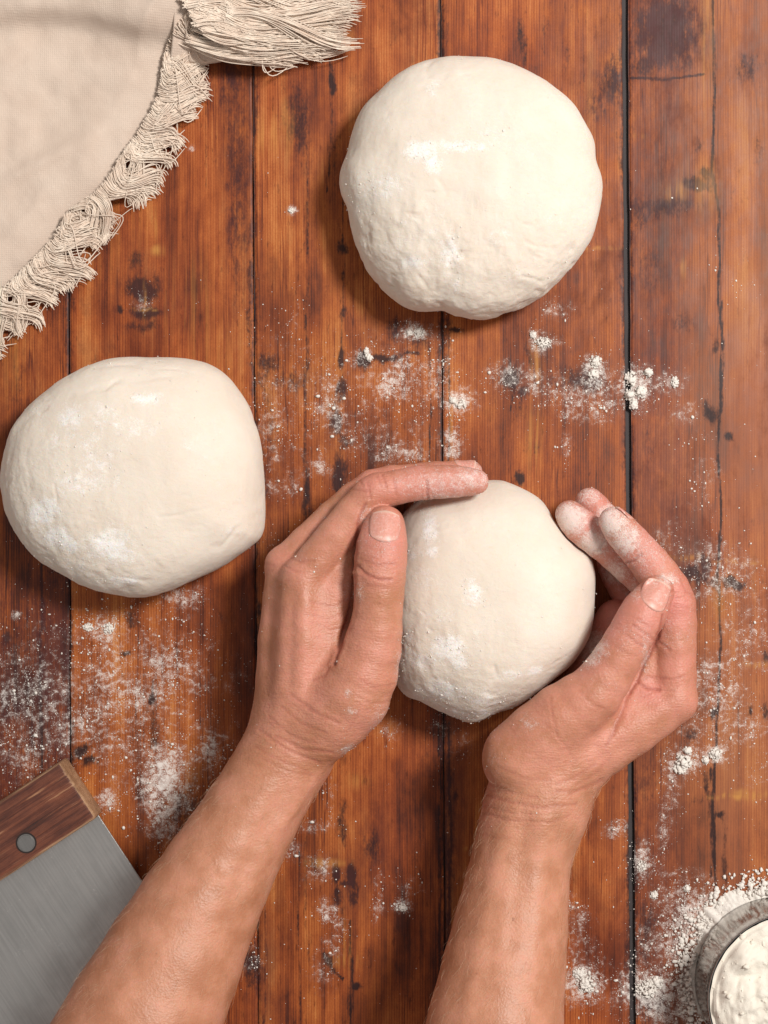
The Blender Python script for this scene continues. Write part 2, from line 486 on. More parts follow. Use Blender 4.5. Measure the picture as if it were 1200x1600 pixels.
# ---------------------------------------------------------------- flour densities, in photograph pixels: x, y, rx, ry, amount
FLOUR = [(200, 1090, 150, 130, .33), (90, 1100, 90, 110, .32), (30, 1150, 50, 90, .34), (160, 985, 34, 26, .50), (270, 1040, 60, 40, .40),
         (262, 1215, 42, 62, .66), (250, 1260, 34, 60, .5), (172, 1250, 20, 20, .66), (160, 1120, 40, 40, .35), (300, 1300, 40, 60, .30),
         (285, 932, 34, 18, .50), (25, 960, 10, 8, .6), (15, 1090, 22, 26, .35), (330, 1170, 28, 34, .45), (215, 1085, 20, 20, .5),
         (440, 620, 60, 90, .24), (520, 640, 40, 60, .28), (612, 595, 34, 34, .52), (600, 590, 70, 60, .24), (650, 517, 26, 16, .72), (565, 560, 18, 14, .4),
         (670, 590, 50, 40, .36), (715, 630, 24, 18, .72), (706, 690, 16, 30, .66), (625, 708, 44, 16, .55), (590, 680, 80, 40, .26), (515, 600, 22, 26, .38),
         (505, 640, 16, 18, .45), (430, 700, 60, 60, .22), (500, 730, 20, 20, .4), (440, 760, 40, 20, .32),
         (848, 535, 20, 17, .72), (868, 485, 26, 18, .40), (790, 590, 30, 24, .46), (835, 600, 30, 24, .40), (915, 615, 60, 38, .46), (930, 578, 18, 22, .7),
         (992, 605, 30, 30, .70), (1045, 598, 26, 18, .45), (900, 650, 40, 16, .36), (885, 690, 8, 34, .30), (1070, 645, 26, 16, .36), (1090, 690, 30, 20, .22),
         (1130, 905, 60, 40, .42), (1110, 1080, 50, 70, .46), (1160, 1000, 50, 60, .32), (1045, 850, 30, 30, .34), (1068, 1188, 28, 22, .72), (1115, 1178, 22, 16, .66),
         (1050, 1230, 16, 60, .34), (1035, 1290, 10, 50, .36), (1150, 1130, 60, 40, .25), (1100, 760, 40, 60, .16), (1120, 870, 40, 30, .30),
         (912, 1535, 34, 34, .66), (903, 1480, 36, 50, .28), (910, 1440, 10, 26, .40), (965, 1295, 20, 14, .5), (1002, 1350, 18, 30, .62), (1010, 1550, 44, 42, .72),
         (1060, 1470, 64, 50, .46), (1085, 1430, 40, 40, .60), (1090, 1540, 36, 80, .74), (1040, 1580, 40, 30, .5), (1060, 1390, 50, 30, .36), (890, 1420, 12, 20, .4),
         (512, 1425, 18, 16, .60), (530, 1445, 16, 16, .42), (630, 1415, 18, 12, .60), (590, 1400, 10, 36, .40), (640, 1385, 24, 20, .28), (500, 1355, 24, 20, .42),
         (495, 1290, 24, 12, .46), (520, 1480, 16, 22, .38), (505, 1520, 26, 30, .26), (455, 1330, 20, 16, .4), (610, 1140, 24, 24, .35), (515, 1250, 10, 30, .3),
         (455, 328, 8, 7, .8), (700, 640, 40, 20, .25), (300, 232, 5, 5, .6), (225, 470, 16, 20, .32), (460, 510, 10, 40, .25), (1150, 440, 40, 30, .16), (1180, 1180, 30, 60, .2),
         (430, 880, 20, 40, .3), (690, 1130, 20, 20, .3), (720, 1170, 24, 30, .2), (395, 1500, 16, 30, .34)]
FL = np.array(FLOUR)

def flour_at(px, py):
    d = np.zeros(len(px))
    for x, y, rx, ry, a in FLOUR:
        q = ((px - x) / rx) ** 2 + ((py - y) / ry) ** 2
        sel = q < 6
        d[sel] = np.maximum(d[sel], a * np.exp(-q[sel] * 0.8)) + 0.25 * np.minimum(d[sel], a * np.exp(-q[sel] * 0.8))
    return d * 1.12

# dark stains and knots: x, y, rx, ry, amount (photograph pixels on the board)
DARK = [(222, 452, 26, 18, .95), (228, 487, 22, 11, .95), (215, 408, 18, 16, .55), (238, 437, 9, 20, .6), (190, 487, 7, 8, .75), (225, 510, 32, 11, .55), (232, 468, 10, 40, .5),
        (468, 190, 20, 55, .62), (478, 235, 14, 40, .45), (440, 160, 10, 60, .28), (516, 125, 5, 28, .85), (525, 240, 7, 60, .4), (538, 390, 10, 8, .7), (537, 432, 5, 12, .6), (536, 490, 7, 10, .7),
        (535, 562, 7, 20, .9), (533, 607, 12, 22, .72), (526, 660, 11, 28, .75), (540, 688, 15, 10, .6), (527, 745, 9, 40, .8), (524, 810, 8, 30, .7), (532, 725, 12, 12, .6),
        (418, 566, 22, 17, .62), (410, 585, 12, 30, .45), (452, 597, 32, 22, .40), (424, 690, 8, 60, .35), (477, 760, 7, 60, .6), (484, 830, 12, 40, .55), (479, 520, 4, 120, .5), (478, 350, 4, 140, .3), (480, 1400, 4, 200, .4),
        (372, 300, 22, 190, .38), (365, 120, 26, 70, .45), (415, 720, 12, 150, .35), (392, 480, 6, 120, .5),
        (566, 562, 12, 14, .95), (601, 556, 24, 7, .8), (642, 553, 22, 4, .65), (618, 520, 20, 20, .62), (650, 530, 26, 18, .5), (700, 500, 8, 60, .4), (712, 517, 14, 6, .62), (689, 560, 5, 80, .5), (698, 800, 8, 90, .3),
        (796, 588, 20, 18, .82), (818, 612, 18, 12, .6), (825, 560, 6, 20, .6), (812, 640, 12, 24, .45), (910, 592, 46, 24, .60), (880, 600, 30, 16, .4), (812, 745, 8, 12, .85), (830, 700, 20, 20, .3),
        (816, 60, 9, 34, .5), (822, 95, 6, 20, .5), (958, 128, 26, 42, .60), (930, 165, 20, 30, .4), (885, 90, 8, 30, .35), (852, 30, 5, 40, .3),
        (1042, 50, 54, 62, .82), (1010, 100, 26, 22, .6), (1075, 95, 16, 24, .5), (1090, 288, 26, 9, .8), (1105, 275, 12, 10, .75), (1040, 322, 52, 20, .62), (1000, 335, 20, 30, .5), (1015, 420, 28, 50, .34), (1065, 505, 22, 18, .40),
        (1168, 112, 16, 22, .55), (1172, 95, 22, 12, .4), (1092, 234, 8, 16, .5), (1110, 646, 9, 18, .8), (1139, 682, 8, 6, .8), (1116, 540, 6, 16, .6), (1010, 700, 20, 60, .25), (1020, 600, 20, 40, .2),
        (1085, 898, 24, 18, .72), (1103, 880, 14, 16, .6), (1115, 908, 16, 10, .55), (1146, 912, 18, 9, .85), (1115, 1117, 6, 14, .8), (1192, 1020, 5, 12, .7), (1172, 1110, 6, 14, .6), (1195, 1112, 6, 16, .6), (1105, 1225, 6, 30, .55), (1080, 1150, 14, 18, .5),
        (10, 995, 8, 14, .7), (14, 1100, 24, 26, .55), (240, 1098, 8, 10, .95), (200, 1025, 9, 7, .7), (238, 1140, 10, 44, .5), (205, 965, 12, 16, .5), (128, 1172, 18, 10, .85), (140, 1190, 16, 9, .75), (104, 1010, 8, 36, .6),
        (290, 1275, 48, 44, .45), (66, 1000, 6, 180, .5), (50, 1150, 6, 30, .5), (25, 1030, 10, 80, .4), (85, 890, 16, 40, .4),
        (527, 1370, 8, 16, .85), (551, 1372, 8, 22, .9), (530, 1398, 7, 22, .8), (552, 1400, 6, 20, .7), (540, 1385, 14, 6, .7), (582, 1318, 11, 32, .72), (535, 1282, 11, 42, .60), (537, 1180, 9, 34, .4), (555, 1541, 11, 6, .95),
        (512, 1500, 7, 12, .75), (520, 1515, 7, 8, .6), (548, 1540, 4, 90, .5), (538, 1440, 5, 60, .4), (495, 1355, 18, 20, .4), (655, 1340, 10, 200, .24), (700, 1280, 10, 190, .5), (710, 1240, 5, 12, .6), (640, 1540, 10, 60, .25), (675, 1180, 20, 40, .3),
        (396, 1510, 16, 46, .75), (404, 960, 6, 60, .55), (1126, 1274, 8, 6, .85), (1112, 1290, 5, 60, .6), (1133, 1330, 5, 60, .5), (1090, 1250, 22, 14, .35), (1010, 1220, 26, 40, .3), (1010, 1450, 20, 60, .5), (1020, 1560, 30, 40, .55),
        (700, 20, 5, 60, .3), (620, 40, 20, 40, .2), (640, 180, 10, 40, .2), (30, 600, 20, 60, .25), (150, 570, 12, 20, .3), (1150, 300, 10, 80, .2), (1185, 240, 10, 40, .3), (985, 1480, 10, 120, .5)]
BURN = [(1040, 50, 62, 78, .95), (1035, 318, 70, 34, .75), (1010, 440, 40, 90, .5), (372, 280, 24, 230, .6), (365, 110, 32, 90, .7), (890, 592, 80, 34, .5), (300, 1270, 60, 70, .5), (455, 600, 60, 34, .45), (30, 600, 40, 90, .4),
        (700, 1300, 24, 260, .6), (945, 140, 50, 70, .55), (470, 200, 30, 90, .5), (800, 600, 50, 50, .4), (620, 525, 70, 36, .45), (530, 660, 30, 90, .4), (1080, 890, 60, 40, .45), (225, 460, 50, 60, .5), (540, 1385, 40, 50, .5), (585, 1320, 24, 60, .5),
        (420, 720, 30, 200, .4), (1020, 1520, 40, 120, .5), (1010, 1240, 34, 70, .4), (1060, 500, 40, 40, .35), (410, 1510, 26, 80, .6), (640, 200, 20, 120, .3), (870, 60, 20, 80, .35), (1170, 110, 40, 60, .4), (160, 560, 40, 40, .3)]
CRACKS = [([(1113, -20), (1117, 150), (1113, 265), (1122, 330), (1125, 410), (1122, 470), (1128, 520), (1126, 600), (1122, 700), (1126, 800), (1122, 900), (1126, 1010), (1120, 1150), (1113, 1260), (1120, 1400)], 2.3, .9),
          ([(1128, 470), (1131, 560), (1126, 660)], 1.6, .6),
          ([(986, 122), (1040, 124), (1065, 121), (1100, 116)], 2.2, .85),
          ([(535, 300), (538, 420), (533, 560), (530, 700), (524, 860)], 2.0, .55),
          ([(516, 90), (518, 200), (512, 300)], 1.8, .6),
          ([(479, 200), (482, 420), (476, 620), (478, 830)], 1.6, .55),
          ([(62, 760), (66, 900), (63, 1050), (66, 1200)], 2.6, .8), ([(44, 880), (42, 1010), (46, 1150)], 1.8, .6),
          ([(671, 520), (673, 640), (670, 720)], 1.7, .65), ([(700, 470), (703, 640), (700, 730)], 2.4, .6), ([(700, 1130), (704, 1300), (700, 1480), (703, 1600)], 3.4, .75), ([(686, 1130), (688, 1400), (684, 1610)], 2.6, .75),
          ([(548, 1440), (550, 1530), (547, 1610)], 2.0, .7), ([(468, 1330), (466, 1470), (470, 1610)], 1.8, .6), ([(414, 1420), (416, 1520), (412, 1610)], 2.0, .55),
          ([(1110, 1200), (1117, 1290), (1112, 1370)], 1.8, .7), ([(1128, 1270), (1135, 1340), (1133, 1400)], 1.8, .6), ([(848, -10), (852, 120)], 1.6, .4), ([(915, -10), (912, 130)], 1.5, .4), ([(240, 1060), (236, 1170)], 2.0, .6),
          ([(320, 60), (322, 300)], 1.6, .4), ([(795, 560), (803, 600), (798, 640)], 2.0, .7), ([(505, 1490), (520, 1515), (535, 1530)], 2.4, .8)]
GOLD = [(245, 390, 9, 9, .9), (242, 345, 4, 24, .5), (420, 210, 14, 30, .6), (445, 200, 12, 40, .5), (540, 60, 14, 14, .4), (512, 1350, 30, 6, .6), (545, 1490, 6, 40, .7), (540, 1500, 18, 12, .6), (1100, 290, 30, 40, .3),
        (1150, 1245, 40, 4, .8), (1160, 880, 40, 3, .5), (1172, 1240, 30, 6, .7), (1105, 60, 8, 120, .4), (834, 690, 10, 50, .6), (838, 570, 8, 30, .6), (1125, 940, 16, 30, .25), (560, 1220, 16, 12, .4), (1068, 420, 4, 14, .7),
        (1070, 870, 30, 4, .5), (1180, 1035, 16, 5, .7), (225, 483, 22, 1.6, .8), (225, 470, 1.6, 26, .5), (300, 480, 40, 80, .25), (330, 560, 40, 60, .25), (735, 1325, 12, 2.5, .7), (1000, 213, 8, 3, .4), (900, 300, 6, 60, .2), (930, 390, 40, 3, .5),
        (540, 1130, 20, 40, .3), (20, 560, 14, 60, .25), (705, 660, 3, 60, .6), (1060, 300, 24, 14, .5), (160, 330, 60, 100, .2)]

def blobs(lst, px, py, sharp=0.9):
    d = np.zeros(len(px))
    for x, y, rx, ry, a in lst:
        q = ((px - x) / rx) ** 2 + ((py - y) / ry) ** 2
        s = q < 5
        d[s] = np.maximum(d[s], a * np.exp(-(q[s] ** 1.2) * sharp))
    return d

def seg_dist(px, py, pts):
    best = np.full(len(px), 1e9)
    for (x0, y0), (x1, y1) in zip(pts[:-1], pts[1:]):
        dx, dy = x1 - x0, y1 - y0
        L = dx * dx + dy * dy
        t = np.clip(((px - x0) * dx + (py - y0) * dy) / max(L, 1e-9), 0, 1)
        best = np.minimum(best, np.hypot(px - x0 - t * dx, py - y0 - t * dy))
    return best

# ---------------------------------------------------------------- the table: planks over a dark board
table = tag(empty('table_top'), 'table top of worn reddish brown wooden planks dusted with flour', kind='structure')
SEAMS = [(-1340, 2), (-1050, 2), (-760, 2), (-470, 2), (-180, 2), (109, 1.6), (399, 1.4), (692, 1.4), (983, 9), (1275, 1.4), (1565, 2), (1856, 2), (2146, 2), (2436, 2)]   # x in pixels, gap width in pixels
TONE = {4: -0.06, 5: 0.06, 6: 0.02, 7: 0.03, 8: -0.03}
SLANT = {5: 0.002, 6: 0.006, 7: 0.004, 8: 0.008}

def seam_x(i, py):
    return SEAMS[i][0] + SLANT.get(i, 0.0) * (py - 800)

def make_plank(i):
    near = 3 <= i <= 8
    yy_px = np.arange(-40, 1641, 3.0) if near else np.linspace(-40, 1640, 40)
    ext = np.array([-2100, -1500, -1000, -600, -300, -120])
    py = np.concatenate([ext, yy_px, 1600 - ext[::-1]])
    n_in = 94 if near else 16
    u = np.linspace(0, 1, n_in)
    lip = np.array([0.0, 0.006, 0.014])
    u = np.concatenate([lip, u[1:-1] * 0.968 + 0.016, 1 - lip[::-1]])
    U, PY = np.meshgrid(u, py)
    x0 = seam_x(i, PY) + SEAMS[i][1] / 2
    x1 = seam_x(i + 1, PY) - SEAMS[i + 1][1] / 2
    wob = fbm(np.stack([PY.ravel() * 0.02, np.full(PY.size, i * 3.1), np.zeros(PY.size)], 1), 3, 5).reshape(PY.shape)
    X = x0 + (x1 - x0) * U + wob * np.where(np.minimum(U, 1 - U) < 0.03, 0.9, 0)
    e = np.minimum(U, 1 - U)
    Z = np.where(e < 0.001, -0.0007, np.where(e < 0.008, -0.0001, 0.0))
    V = np.stack([(X.ravel() - 600) * PX, (800 - PY.ravel()) * PX, Z.ravel()], 1)
    n, m = PY.shape
    F = grid_faces(n, m)[:, ::-1]
    # sides down to the board below
    base = len(V)
    rim = np.concatenate([np.arange(n) * m, (np.arange(n) * m + m - 1)])
    VB = V[rim].copy(); VB[:, 2] = -0.0175
    V2 = np.concatenate([V, VB])
    a = np.arange(n - 1)
    FL_ = np.stack([a * m, (a + 1) * m, base + a + 1, base + a], 1)
    FR_ = np.stack([(a + 1) * m + m - 1, a * m + m - 1, base + n + a, base + n + a + 1], 1)
    me = mesh_np('plank', V2, np.concatenate([F, FL_, FR_]))
    px, py_ = X.ravel(), PY.ravel()
    jit = fbm(np.stack([px * 0.05, py_ * 0.03, np.zeros(len(px))], 1), 3, 21) * 7
    dark = blobs(DARK, px + jit, py_ + jit * 1.5)
    for pts, w, a_ in CRACKS:
        d = seg_dist(px + jit * 0.25, py_, pts)
        dark = np.maximum(dark, a_ * np.exp(-(d / w) ** 2))
    dark = np.maximum(dark, (0.55 + 0.4 * fbm(np.stack([px * 0, py_ * 0.012, px * 0 + i], 1), 3, 77)) * np.exp(-(np.minimum(px - x0.ravel(), x1.ravel() - px) / 7.0)))
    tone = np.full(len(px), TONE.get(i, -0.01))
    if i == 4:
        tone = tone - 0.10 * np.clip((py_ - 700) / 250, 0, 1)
    if i == 8:
        tone = tone + 0.16 * np.clip((px - 1100) / 40, 0, 1) - 0.05
    if i == 6:
        tone = tone - 0.10 * np.exp(-((px - 660) / 30) ** 2) * np.clip((py_ - 1100) / 200, 0, 1)
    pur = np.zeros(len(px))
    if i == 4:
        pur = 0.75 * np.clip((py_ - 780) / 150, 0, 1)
    if i == 8:
        pur = 0.45 * np.clip((1100 - px) / 50, 0, 1)
    pale = np.clip((px - 900) / 250, 0, 1) if i >= 7 else np.zeros(len(px))  # paler to the right: partly the boards' own colour, partly painted glare
    pur = np.maximum(pur, blobs(BURN, px + jit * 1.6, py_ + jit * 2.5, 0.7))
    pad = np.zeros(len(VB))
    attr(me, 'pale', np.concatenate([pale, pad]))
    attr(me, 'dark', np.concatenate([dark, pad + 0.8]))
    attr(me, 'gold', np.concatenate([blobs(GOLD, px + jit * 0.5, py_ + jit), pad]))
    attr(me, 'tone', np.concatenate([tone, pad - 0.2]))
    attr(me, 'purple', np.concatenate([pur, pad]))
    attr(me, 'pid', np.full(len(V2), i * 1.731))
    attr(me, 'flour', np.concatenate([flour_at(px, py_), pad]))
    return link('plank', me, M_WOOD, table)

for i in range(len(SEAMS) - 1):
    make_plank(i)

bm = bmesh.new()
bmesh.ops.create_cube(bm, size=1.0)
bmesh.ops.scale(bm, vec=(1.36, 1.62, 0.02), verts=bm.verts)
bmesh.ops.translate(bm, vec=(-0.03, 0, -0.013), verts=bm.verts)
bm_obj('under_board', bm, M_GAP, table)

# ---------------------------------------------------------------- dough balls
def smooth_loop(pts, n):
    """closed Catmull-Rom through pts, n samples"""
    P = np.array(pts, float); m = len(P)
    t = np.linspace(0, m, n, endpoint=False)
    k = t.astype(int); f = (t - k)[:, None]
    p0, p1, p2, p3 = P[(k - 1) % m], P[k % m], P[(k + 1) % m], P[(k + 2) % m]
    return 0.5 * (2 * p1 + (p2 - p0) * f + (2 * p0 - 5 * p1 + 4 * p2 - p3) * f * f + (3 * p1 - p0 - 3 * p2 + p3) * f ** 3)

def dough(outline, centre, zc, top, flour, seed, rough_dir, lumps, pinch=()):
    n = 420
    L = smooth_loop(outline, n)
    w = np.array([at(x, y, zc)[:2] for x, y in L])
    c = at(*centre, zc)[:2]
    ang = np.arctan2(w[:, 1] - c[1], w[:, 0] - c[0])
    rad = np.hypot(w[:, 0] - c[0], w[:, 1] - c[1])
    o = np.argsort(ang)
    th = np.linspace(-np.pi, np.pi, n, endpoint=False)
    R = np.interp(th, ang[o], rad[o], period=2 * np.pi)
    m = 190
    phi = np.concatenate([np.linspace(-1.25, -0.1, 34), np.linspace(-0.06, np.pi / 2, m - 34)])
    PH, TH = np.meshgrid(phi, th, indexing='ij')
    cr = np.where(PH > 0, np.cos(PH) ** 0.74, np.cos(PH) ** 0.55)
    Rm = np.mean(R)
    # the outline's wobble fades towards the crown
    Rt = R[None, :] * (1 - 0.45 * np.clip(np.sin(PH), 0, 1)) + Rm * 0.45 * np.clip(np.sin(PH), 0, 1)
    rr = Rt * cr
    zz = np.where(PH > 0, zc + (top - zc) * np.sin(np.clip(PH, 0, None)) ** 0.92, zc * (1 + np.sin(PH) / np.sin(1.25)))
    V = np.stack([(c[0] + rr * np.cos(TH)).ravel(), (c[1] + rr * np.sin(TH)).ravel(), zz.ravel()], 1)
    nrm = np.stack([(np.cos(TH) * np.cos(PH)).ravel(), (np.sin(TH) * np.cos(PH)).ravel(), np.sin(PH).ravel()], 1)
    pp = px_of(V)
    up = np.clip(nrm[:, 2] * 1.2 + 0.5, 0, 1)
    rmask = np.clip(0.25 + ((pp[:, 0] - centre[0]) * rough_dir[0] + (pp[:, 1] - centre[1]) * rough_dir[1]) / 160.0, 0.25, 1.0)
    d = fbm(V * 24, 3, seed) * 0.0020 * lumps
    d += fbm(V * 75 + 5, 4, seed + 9) * 0.0010 * rmask * lumps
    d += fbm(V * np.array([230, 110, 170]), 3, seed + 19) * 0.00055 * rmask * lumps
    wr = fbm(V * np.array([55, 150, 90]) + fbm(V * 30, 2, seed + 30)[:, None] * 1.2, 3, seed + 33)
    d -= np.clip(wr - 0.32, 0, 1) * 0.0022 * (0.15 + rmask * 0.8) * lumps
    for pts, wd, dep in pinch:
        dd = seg_dist(pp[:, 0] + fbm(V * 45, 3, seed + 3) * 16, pp[:, 1] + fbm(V * 45, 3, seed + 4) * 16, pts)
        brk = np.clip(0.55 + 1.3 * fbm(V * 90, 2, seed + 5), 0, 1)
        d += brk * dep * 0.5 * (-np.exp(-(dd / (wd * 0.8)) ** 2) + 0.25 * np.exp(-((dd - wd * 2.4) / (wd * 1.5)) ** 2))
    V = V + nrm * (d * np.where(V[:, 2] < 0.004, 0.2, 1.0))[:, None]
    V[:, 2] = np.maximum(V[:, 2], 0.0004)
    F = grid_faces(m, n, wrap=True)
    top_i = len(V)
    V = np.concatenate([V, [V[-n:].mean(0)]])
    a = np.arange(n)
    cap = np.stack([(m - 1) * n + a, (m - 1) * n + (a + 1) % n, np.full(n, top_i)], 1)
    me = mesh_np('dough_ball', V, [F, cap])
    fl = np.concatenate([blobs(flour, pp[:, 0] + fbm(V[:-1] * 70, 3, 50) * 10, pp[:, 1], 0.8), [0]])
    fl = np.maximum(fl, np.concatenate([0.20 * up * (0.6 + 0.4 * fbm(V[:-1] * 30, 3, 61)), [0.1]]))
    attr(me, 'flour', fl)
    attr(me, 'rough', np.concatenate([rmask, [0.3]]))
    return me, V

# small crumbs of flour, shared by everything that is dusted
def lump_shapes(k, sub):
    out = []
    for s in range(k):
        bm = bmesh.new()
        bmesh.ops.create_icosphere(bm, subdivisions=sub, radius=1.0)
        v = np.array([x.co[:] for x in bm.verts])
        f = np.array([[q.index for q in t.verts] for t in bm.faces])
        bm.free()
        v = v * (1 + 0.75 * fbm(v * 1.9 + s * 9.1, 4, 70 + s, 0.65))[:, None]
        out.append((v, f))
    return out
LUMP0 = lump_shapes(6, 1)
LUMP1 = lump_shapes(5, 2)

def lumps_mesh(name, pts, sizes, shapes, flat=0.75):
    Vs, Fs, o = [], [], 0
    for p, s in zip(pts, sizes):
        v, f = shapes[random.randrange(len(shapes))]
        a = random.uniform(0, 6.28)
        ca, sa = math.cos(a), math.sin(a)
        k = random.uniform(0.7, 1.3)
        q = np.stack([(v[:, 0] * ca - v[:, 1] * sa) * s * k, (v[:, 0] * sa + v[:, 1] * ca) * s / k, v[:, 2] * s * flat], 1) + p
        Vs.append(q); Fs.append(f + o); o += len(v)
    return mesh_np(name, np.concatenate(Vs), np.concatenate(Fs))

def crumbs_on(surface_V, flour, count, name, parent, size=(0.00015, 0.00040)):
    """crumbs that sit on the upper surface of a dusted thing, thickest where it is floured"""
    pp = px_of(surface_V)
    w = np.clip(flour, 0, 1) ** 1.6 + 0.015
    w *= (surface_V[:, 2] > 0.012)
    idx = RNG.choice(len(surface_V), count, p=w / w.sum())
    P = surface_V[idx] + RNG.normal(0, 0.0004, (count, 3))
    P[:, 2] = surface_V[idx][:, 2]
    S = np.exp(RNG.normal(np.log(size[0]), 0.55, count)).clip(0.00010, size[1] * 2)
    o = link(name, lumps_mesh(name, P, S, LUMP0), M_FLOUR, parent)
    tag(o, kind='stuff')
    return o

D1 = [(712, 86), (780, 94), (828, 116), (860, 138), (896, 170), (926, 216), (931, 252), (940, 284), (938, 316), (926, 368), (900, 408), (872, 440), (840, 468), (800, 488), (748, 498), (716, 494), (692, 488), (660, 488),
      (624, 476), (592, 448), (568, 416), (552, 376), (547, 336), (536, 304), (533, 276), (542, 244), (548, 212), (566, 172), (596, 140), (632, 112), (672, 94)]
D2 = [(191, 559), (232, 559), (292, 560), (330, 569), (360, 591), (386, 629), (397, 659), (407, 689), (412, 730), (414, 775), (411, 831), (394, 854), (356, 880), (315, 902), (262, 923), (225, 931), (176, 926), (139, 916), (94, 895),
      (56, 869), (30, 839), (11, 801), (3, 764), (6, 730), (17, 685), (30, 659), (56, 629), (90, 599), (124, 580), (150, 570)]
D3 = [(774, 749), (795, 753), (828, 768), (849, 785), (864, 812), (882, 836), (915, 863), (925, 890), (926, 920), (922, 980), (900, 1028), (855, 1067), (810, 1100), (774, 1113), (750, 1126), (732, 1129), (705, 1119), (660, 1097),
      (630, 1082), (608, 1040), (602, 980), (602, 920), (608, 865), (622, 815), (650, 782), (690, 766), (735, 752)]
F1 = [(655, 235, 30, 18, .9), (672, 255, 18, 18, .8), (720, 228, 50, 12, .7), (770, 210, 30, 16, .45), (600, 290, 40, 24, .55), (675, 135, 14, 14, .6), (705, 390, 20, 40, .7), (650, 410, 26, 14, .6), (715, 445, 10, 14, .7), (805, 430, 20, 14, .45), (780, 380, 30, 30, .35), (600, 180, 20, 40, .3),
      (690, 360, 80, 60, .3), (560, 300, 20, 60, .4), (870, 345, 20, 10, .4)]
F2 = [(110, 655, 26, 22, .7), (165, 650, 30, 30, .5), (230, 625, 26, 12, .8), (205, 670, 50, 20, .5), (150, 705, 40, 40, .5), (130, 755, 40, 20, .65), (65, 800, 26, 24, .85), (90, 840, 30, 20, .85), (115, 855, 12, 10, .95), (175, 855, 40, 30, .75), (190, 905, 30, 10, .7), (285, 695, 12, 10, .5), (180, 752, 10, 10, .7),
      (90, 690, 40, 60, .4), (60, 640, 30, 30, .4), (150, 880, 60, 30, .4), (255, 580, 60, 16, .3), (365, 830, 24, 8, .4)]
F3 = [(670, 830, 16, 30, .85), (678, 862, 12, 12, .8), (650, 870, 20, 20, .4), (738, 925, 18, 22, .85), (700, 1010, 30, 24, .85), (720, 1035, 18, 14, .8), (690, 965, 20, 16, .55), (660, 1030, 40, 26, .5), (740, 1000, 20, 20, .45), (690, 1080, 60, 20, .65), (760, 1095, 50, 20, .5), (800, 1055, 20, 10, .6), (838, 1048, 14, 8, .7),
      (665, 900, 24, 20, .45), (640, 1000, 16, 30, .45), (720, 1115, 40, 12, .6), (755, 1115, 16, 6, .8)]

dough_specs = [
    (D1, (737, 292), 0.022, 0.057, F1, 3, (-0.25, 1.0), 1.15, [([(690, 470), (700, 492)], 5, .0018), ([(820, 430), (845, 440), (860, 430)], 3, .0012), ([(655, 430), (665, 440)], 3, .001), ([(688, 280), (700, 300)], 4, .0008), ([(672, 96), (668, 120)], 5, .0012)],
     'round dough ball with a lumpy lower edge, standing alone beyond the hands at the top', 900),
    (D2, (210, 745), 0.022, 0.060, F2, 41, (-0.55, 0.55), 0.85, [([(30, 672), (70, 640), (130, 615), (200, 598), (260, 592)], 5, .0011), ([(60, 650), (110, 620)], 4, .0010), ([(90, 760), (95, 790)], 3, .0007), ([(240, 805), (290, 803), (330, 795)], 3, .0006), ([(345, 850), (370, 835), (388, 815)], 4, .0010), ([(230, 870), (270, 890)], 3, .0006), ([(150, 575), (250, 575), (320, 585)], 4, .0007)],
     'large dough ball at the left edge of the table, squared off on its right side', 900),
    (D3, (760, 935), 0.024, 0.071, F3, 83, (-0.35, 0.75), 0.75, [([(765, 1045), (775, 1070)], 4, .0010), ([(640, 1110), (700, 1128)], 4, .0008), ([(868, 812), (884, 836), (910, 858)], 5, .0010)],
     'smooth dough ball cupped between the two floury hands', 1200)]
for out, ce, zc, tp, fl, sd, rd, lm, pinch, label, cnt in dough_specs:
    me, V = dough(out, ce, zc, tp, fl, sd, rd, lm, pinch)
    o = tag(link('dough_ball', me, M_DOUGH), label, 'dough', 'balls of bread dough on the table')
    pp = px_of(V)
    crumbs_on(V, blobs(fl, pp[:, 0], pp[:, 1]), cnt, 'flour_crumbs', o)

def tubes(paths, radius, sides=4):
    Vs, Fs, o = [], [], 0
    for P, r in zip(paths, radius):
        T = np.gradient(P, axis=0)
        T /= np.maximum(np.linalg.norm(T, axis=1), 1e-9)[:, None]
        A = np.cross(T, np.array([0, 0, 1.0])); A /= np.maximum(np.linalg.norm(A, axis=1), 1e-6)[:, None]
        B = np.cross(T, A)
        n = len(P)
        taper = np.ones(n); taper[-1] = 0.55
        ring = [P + (A * math.cos(2 * math.pi * k / sides) + B * math.sin(2 * math.pi * k / sides)) * (r * taper)[:, None] for k in range(sides)]
        Vs.append(np.stack(ring, 1).reshape(-1, 3))
        Fs.append(grid_faces(n, sides, True) + o)
        o += n * sides
    return np.concatenate(Vs), np.concatenate(Fs)

# ---------------------------------------------------------------- arms and hands: one implicit surface each
class Field:
    def __init__(self, xs, ys, zs):
        self.ax = [np.asarray(a, np.float32) for a in (xs, ys, zs)]
        self.D = np.full([len(a) for a in self.ax], 0.05, np.float32)
    def block(self, lo, hi):
        sl, co = [], []
        for a, l, h in zip(self.ax, lo, hi):
            i0, i1 = np.searchsorted(a, l), np.searchsorted(a, h)
            sl.append(slice(max(i0 - 1, 0), min(i1 + 1, len(a))))
        X = self.ax[0][sl[0]][:, None, None]; Y = self.ax[1][sl[1]][None, :, None]; Z = self.ax[2][sl[2]][None, None, :]
        return tuple(sl), X, Y, Z

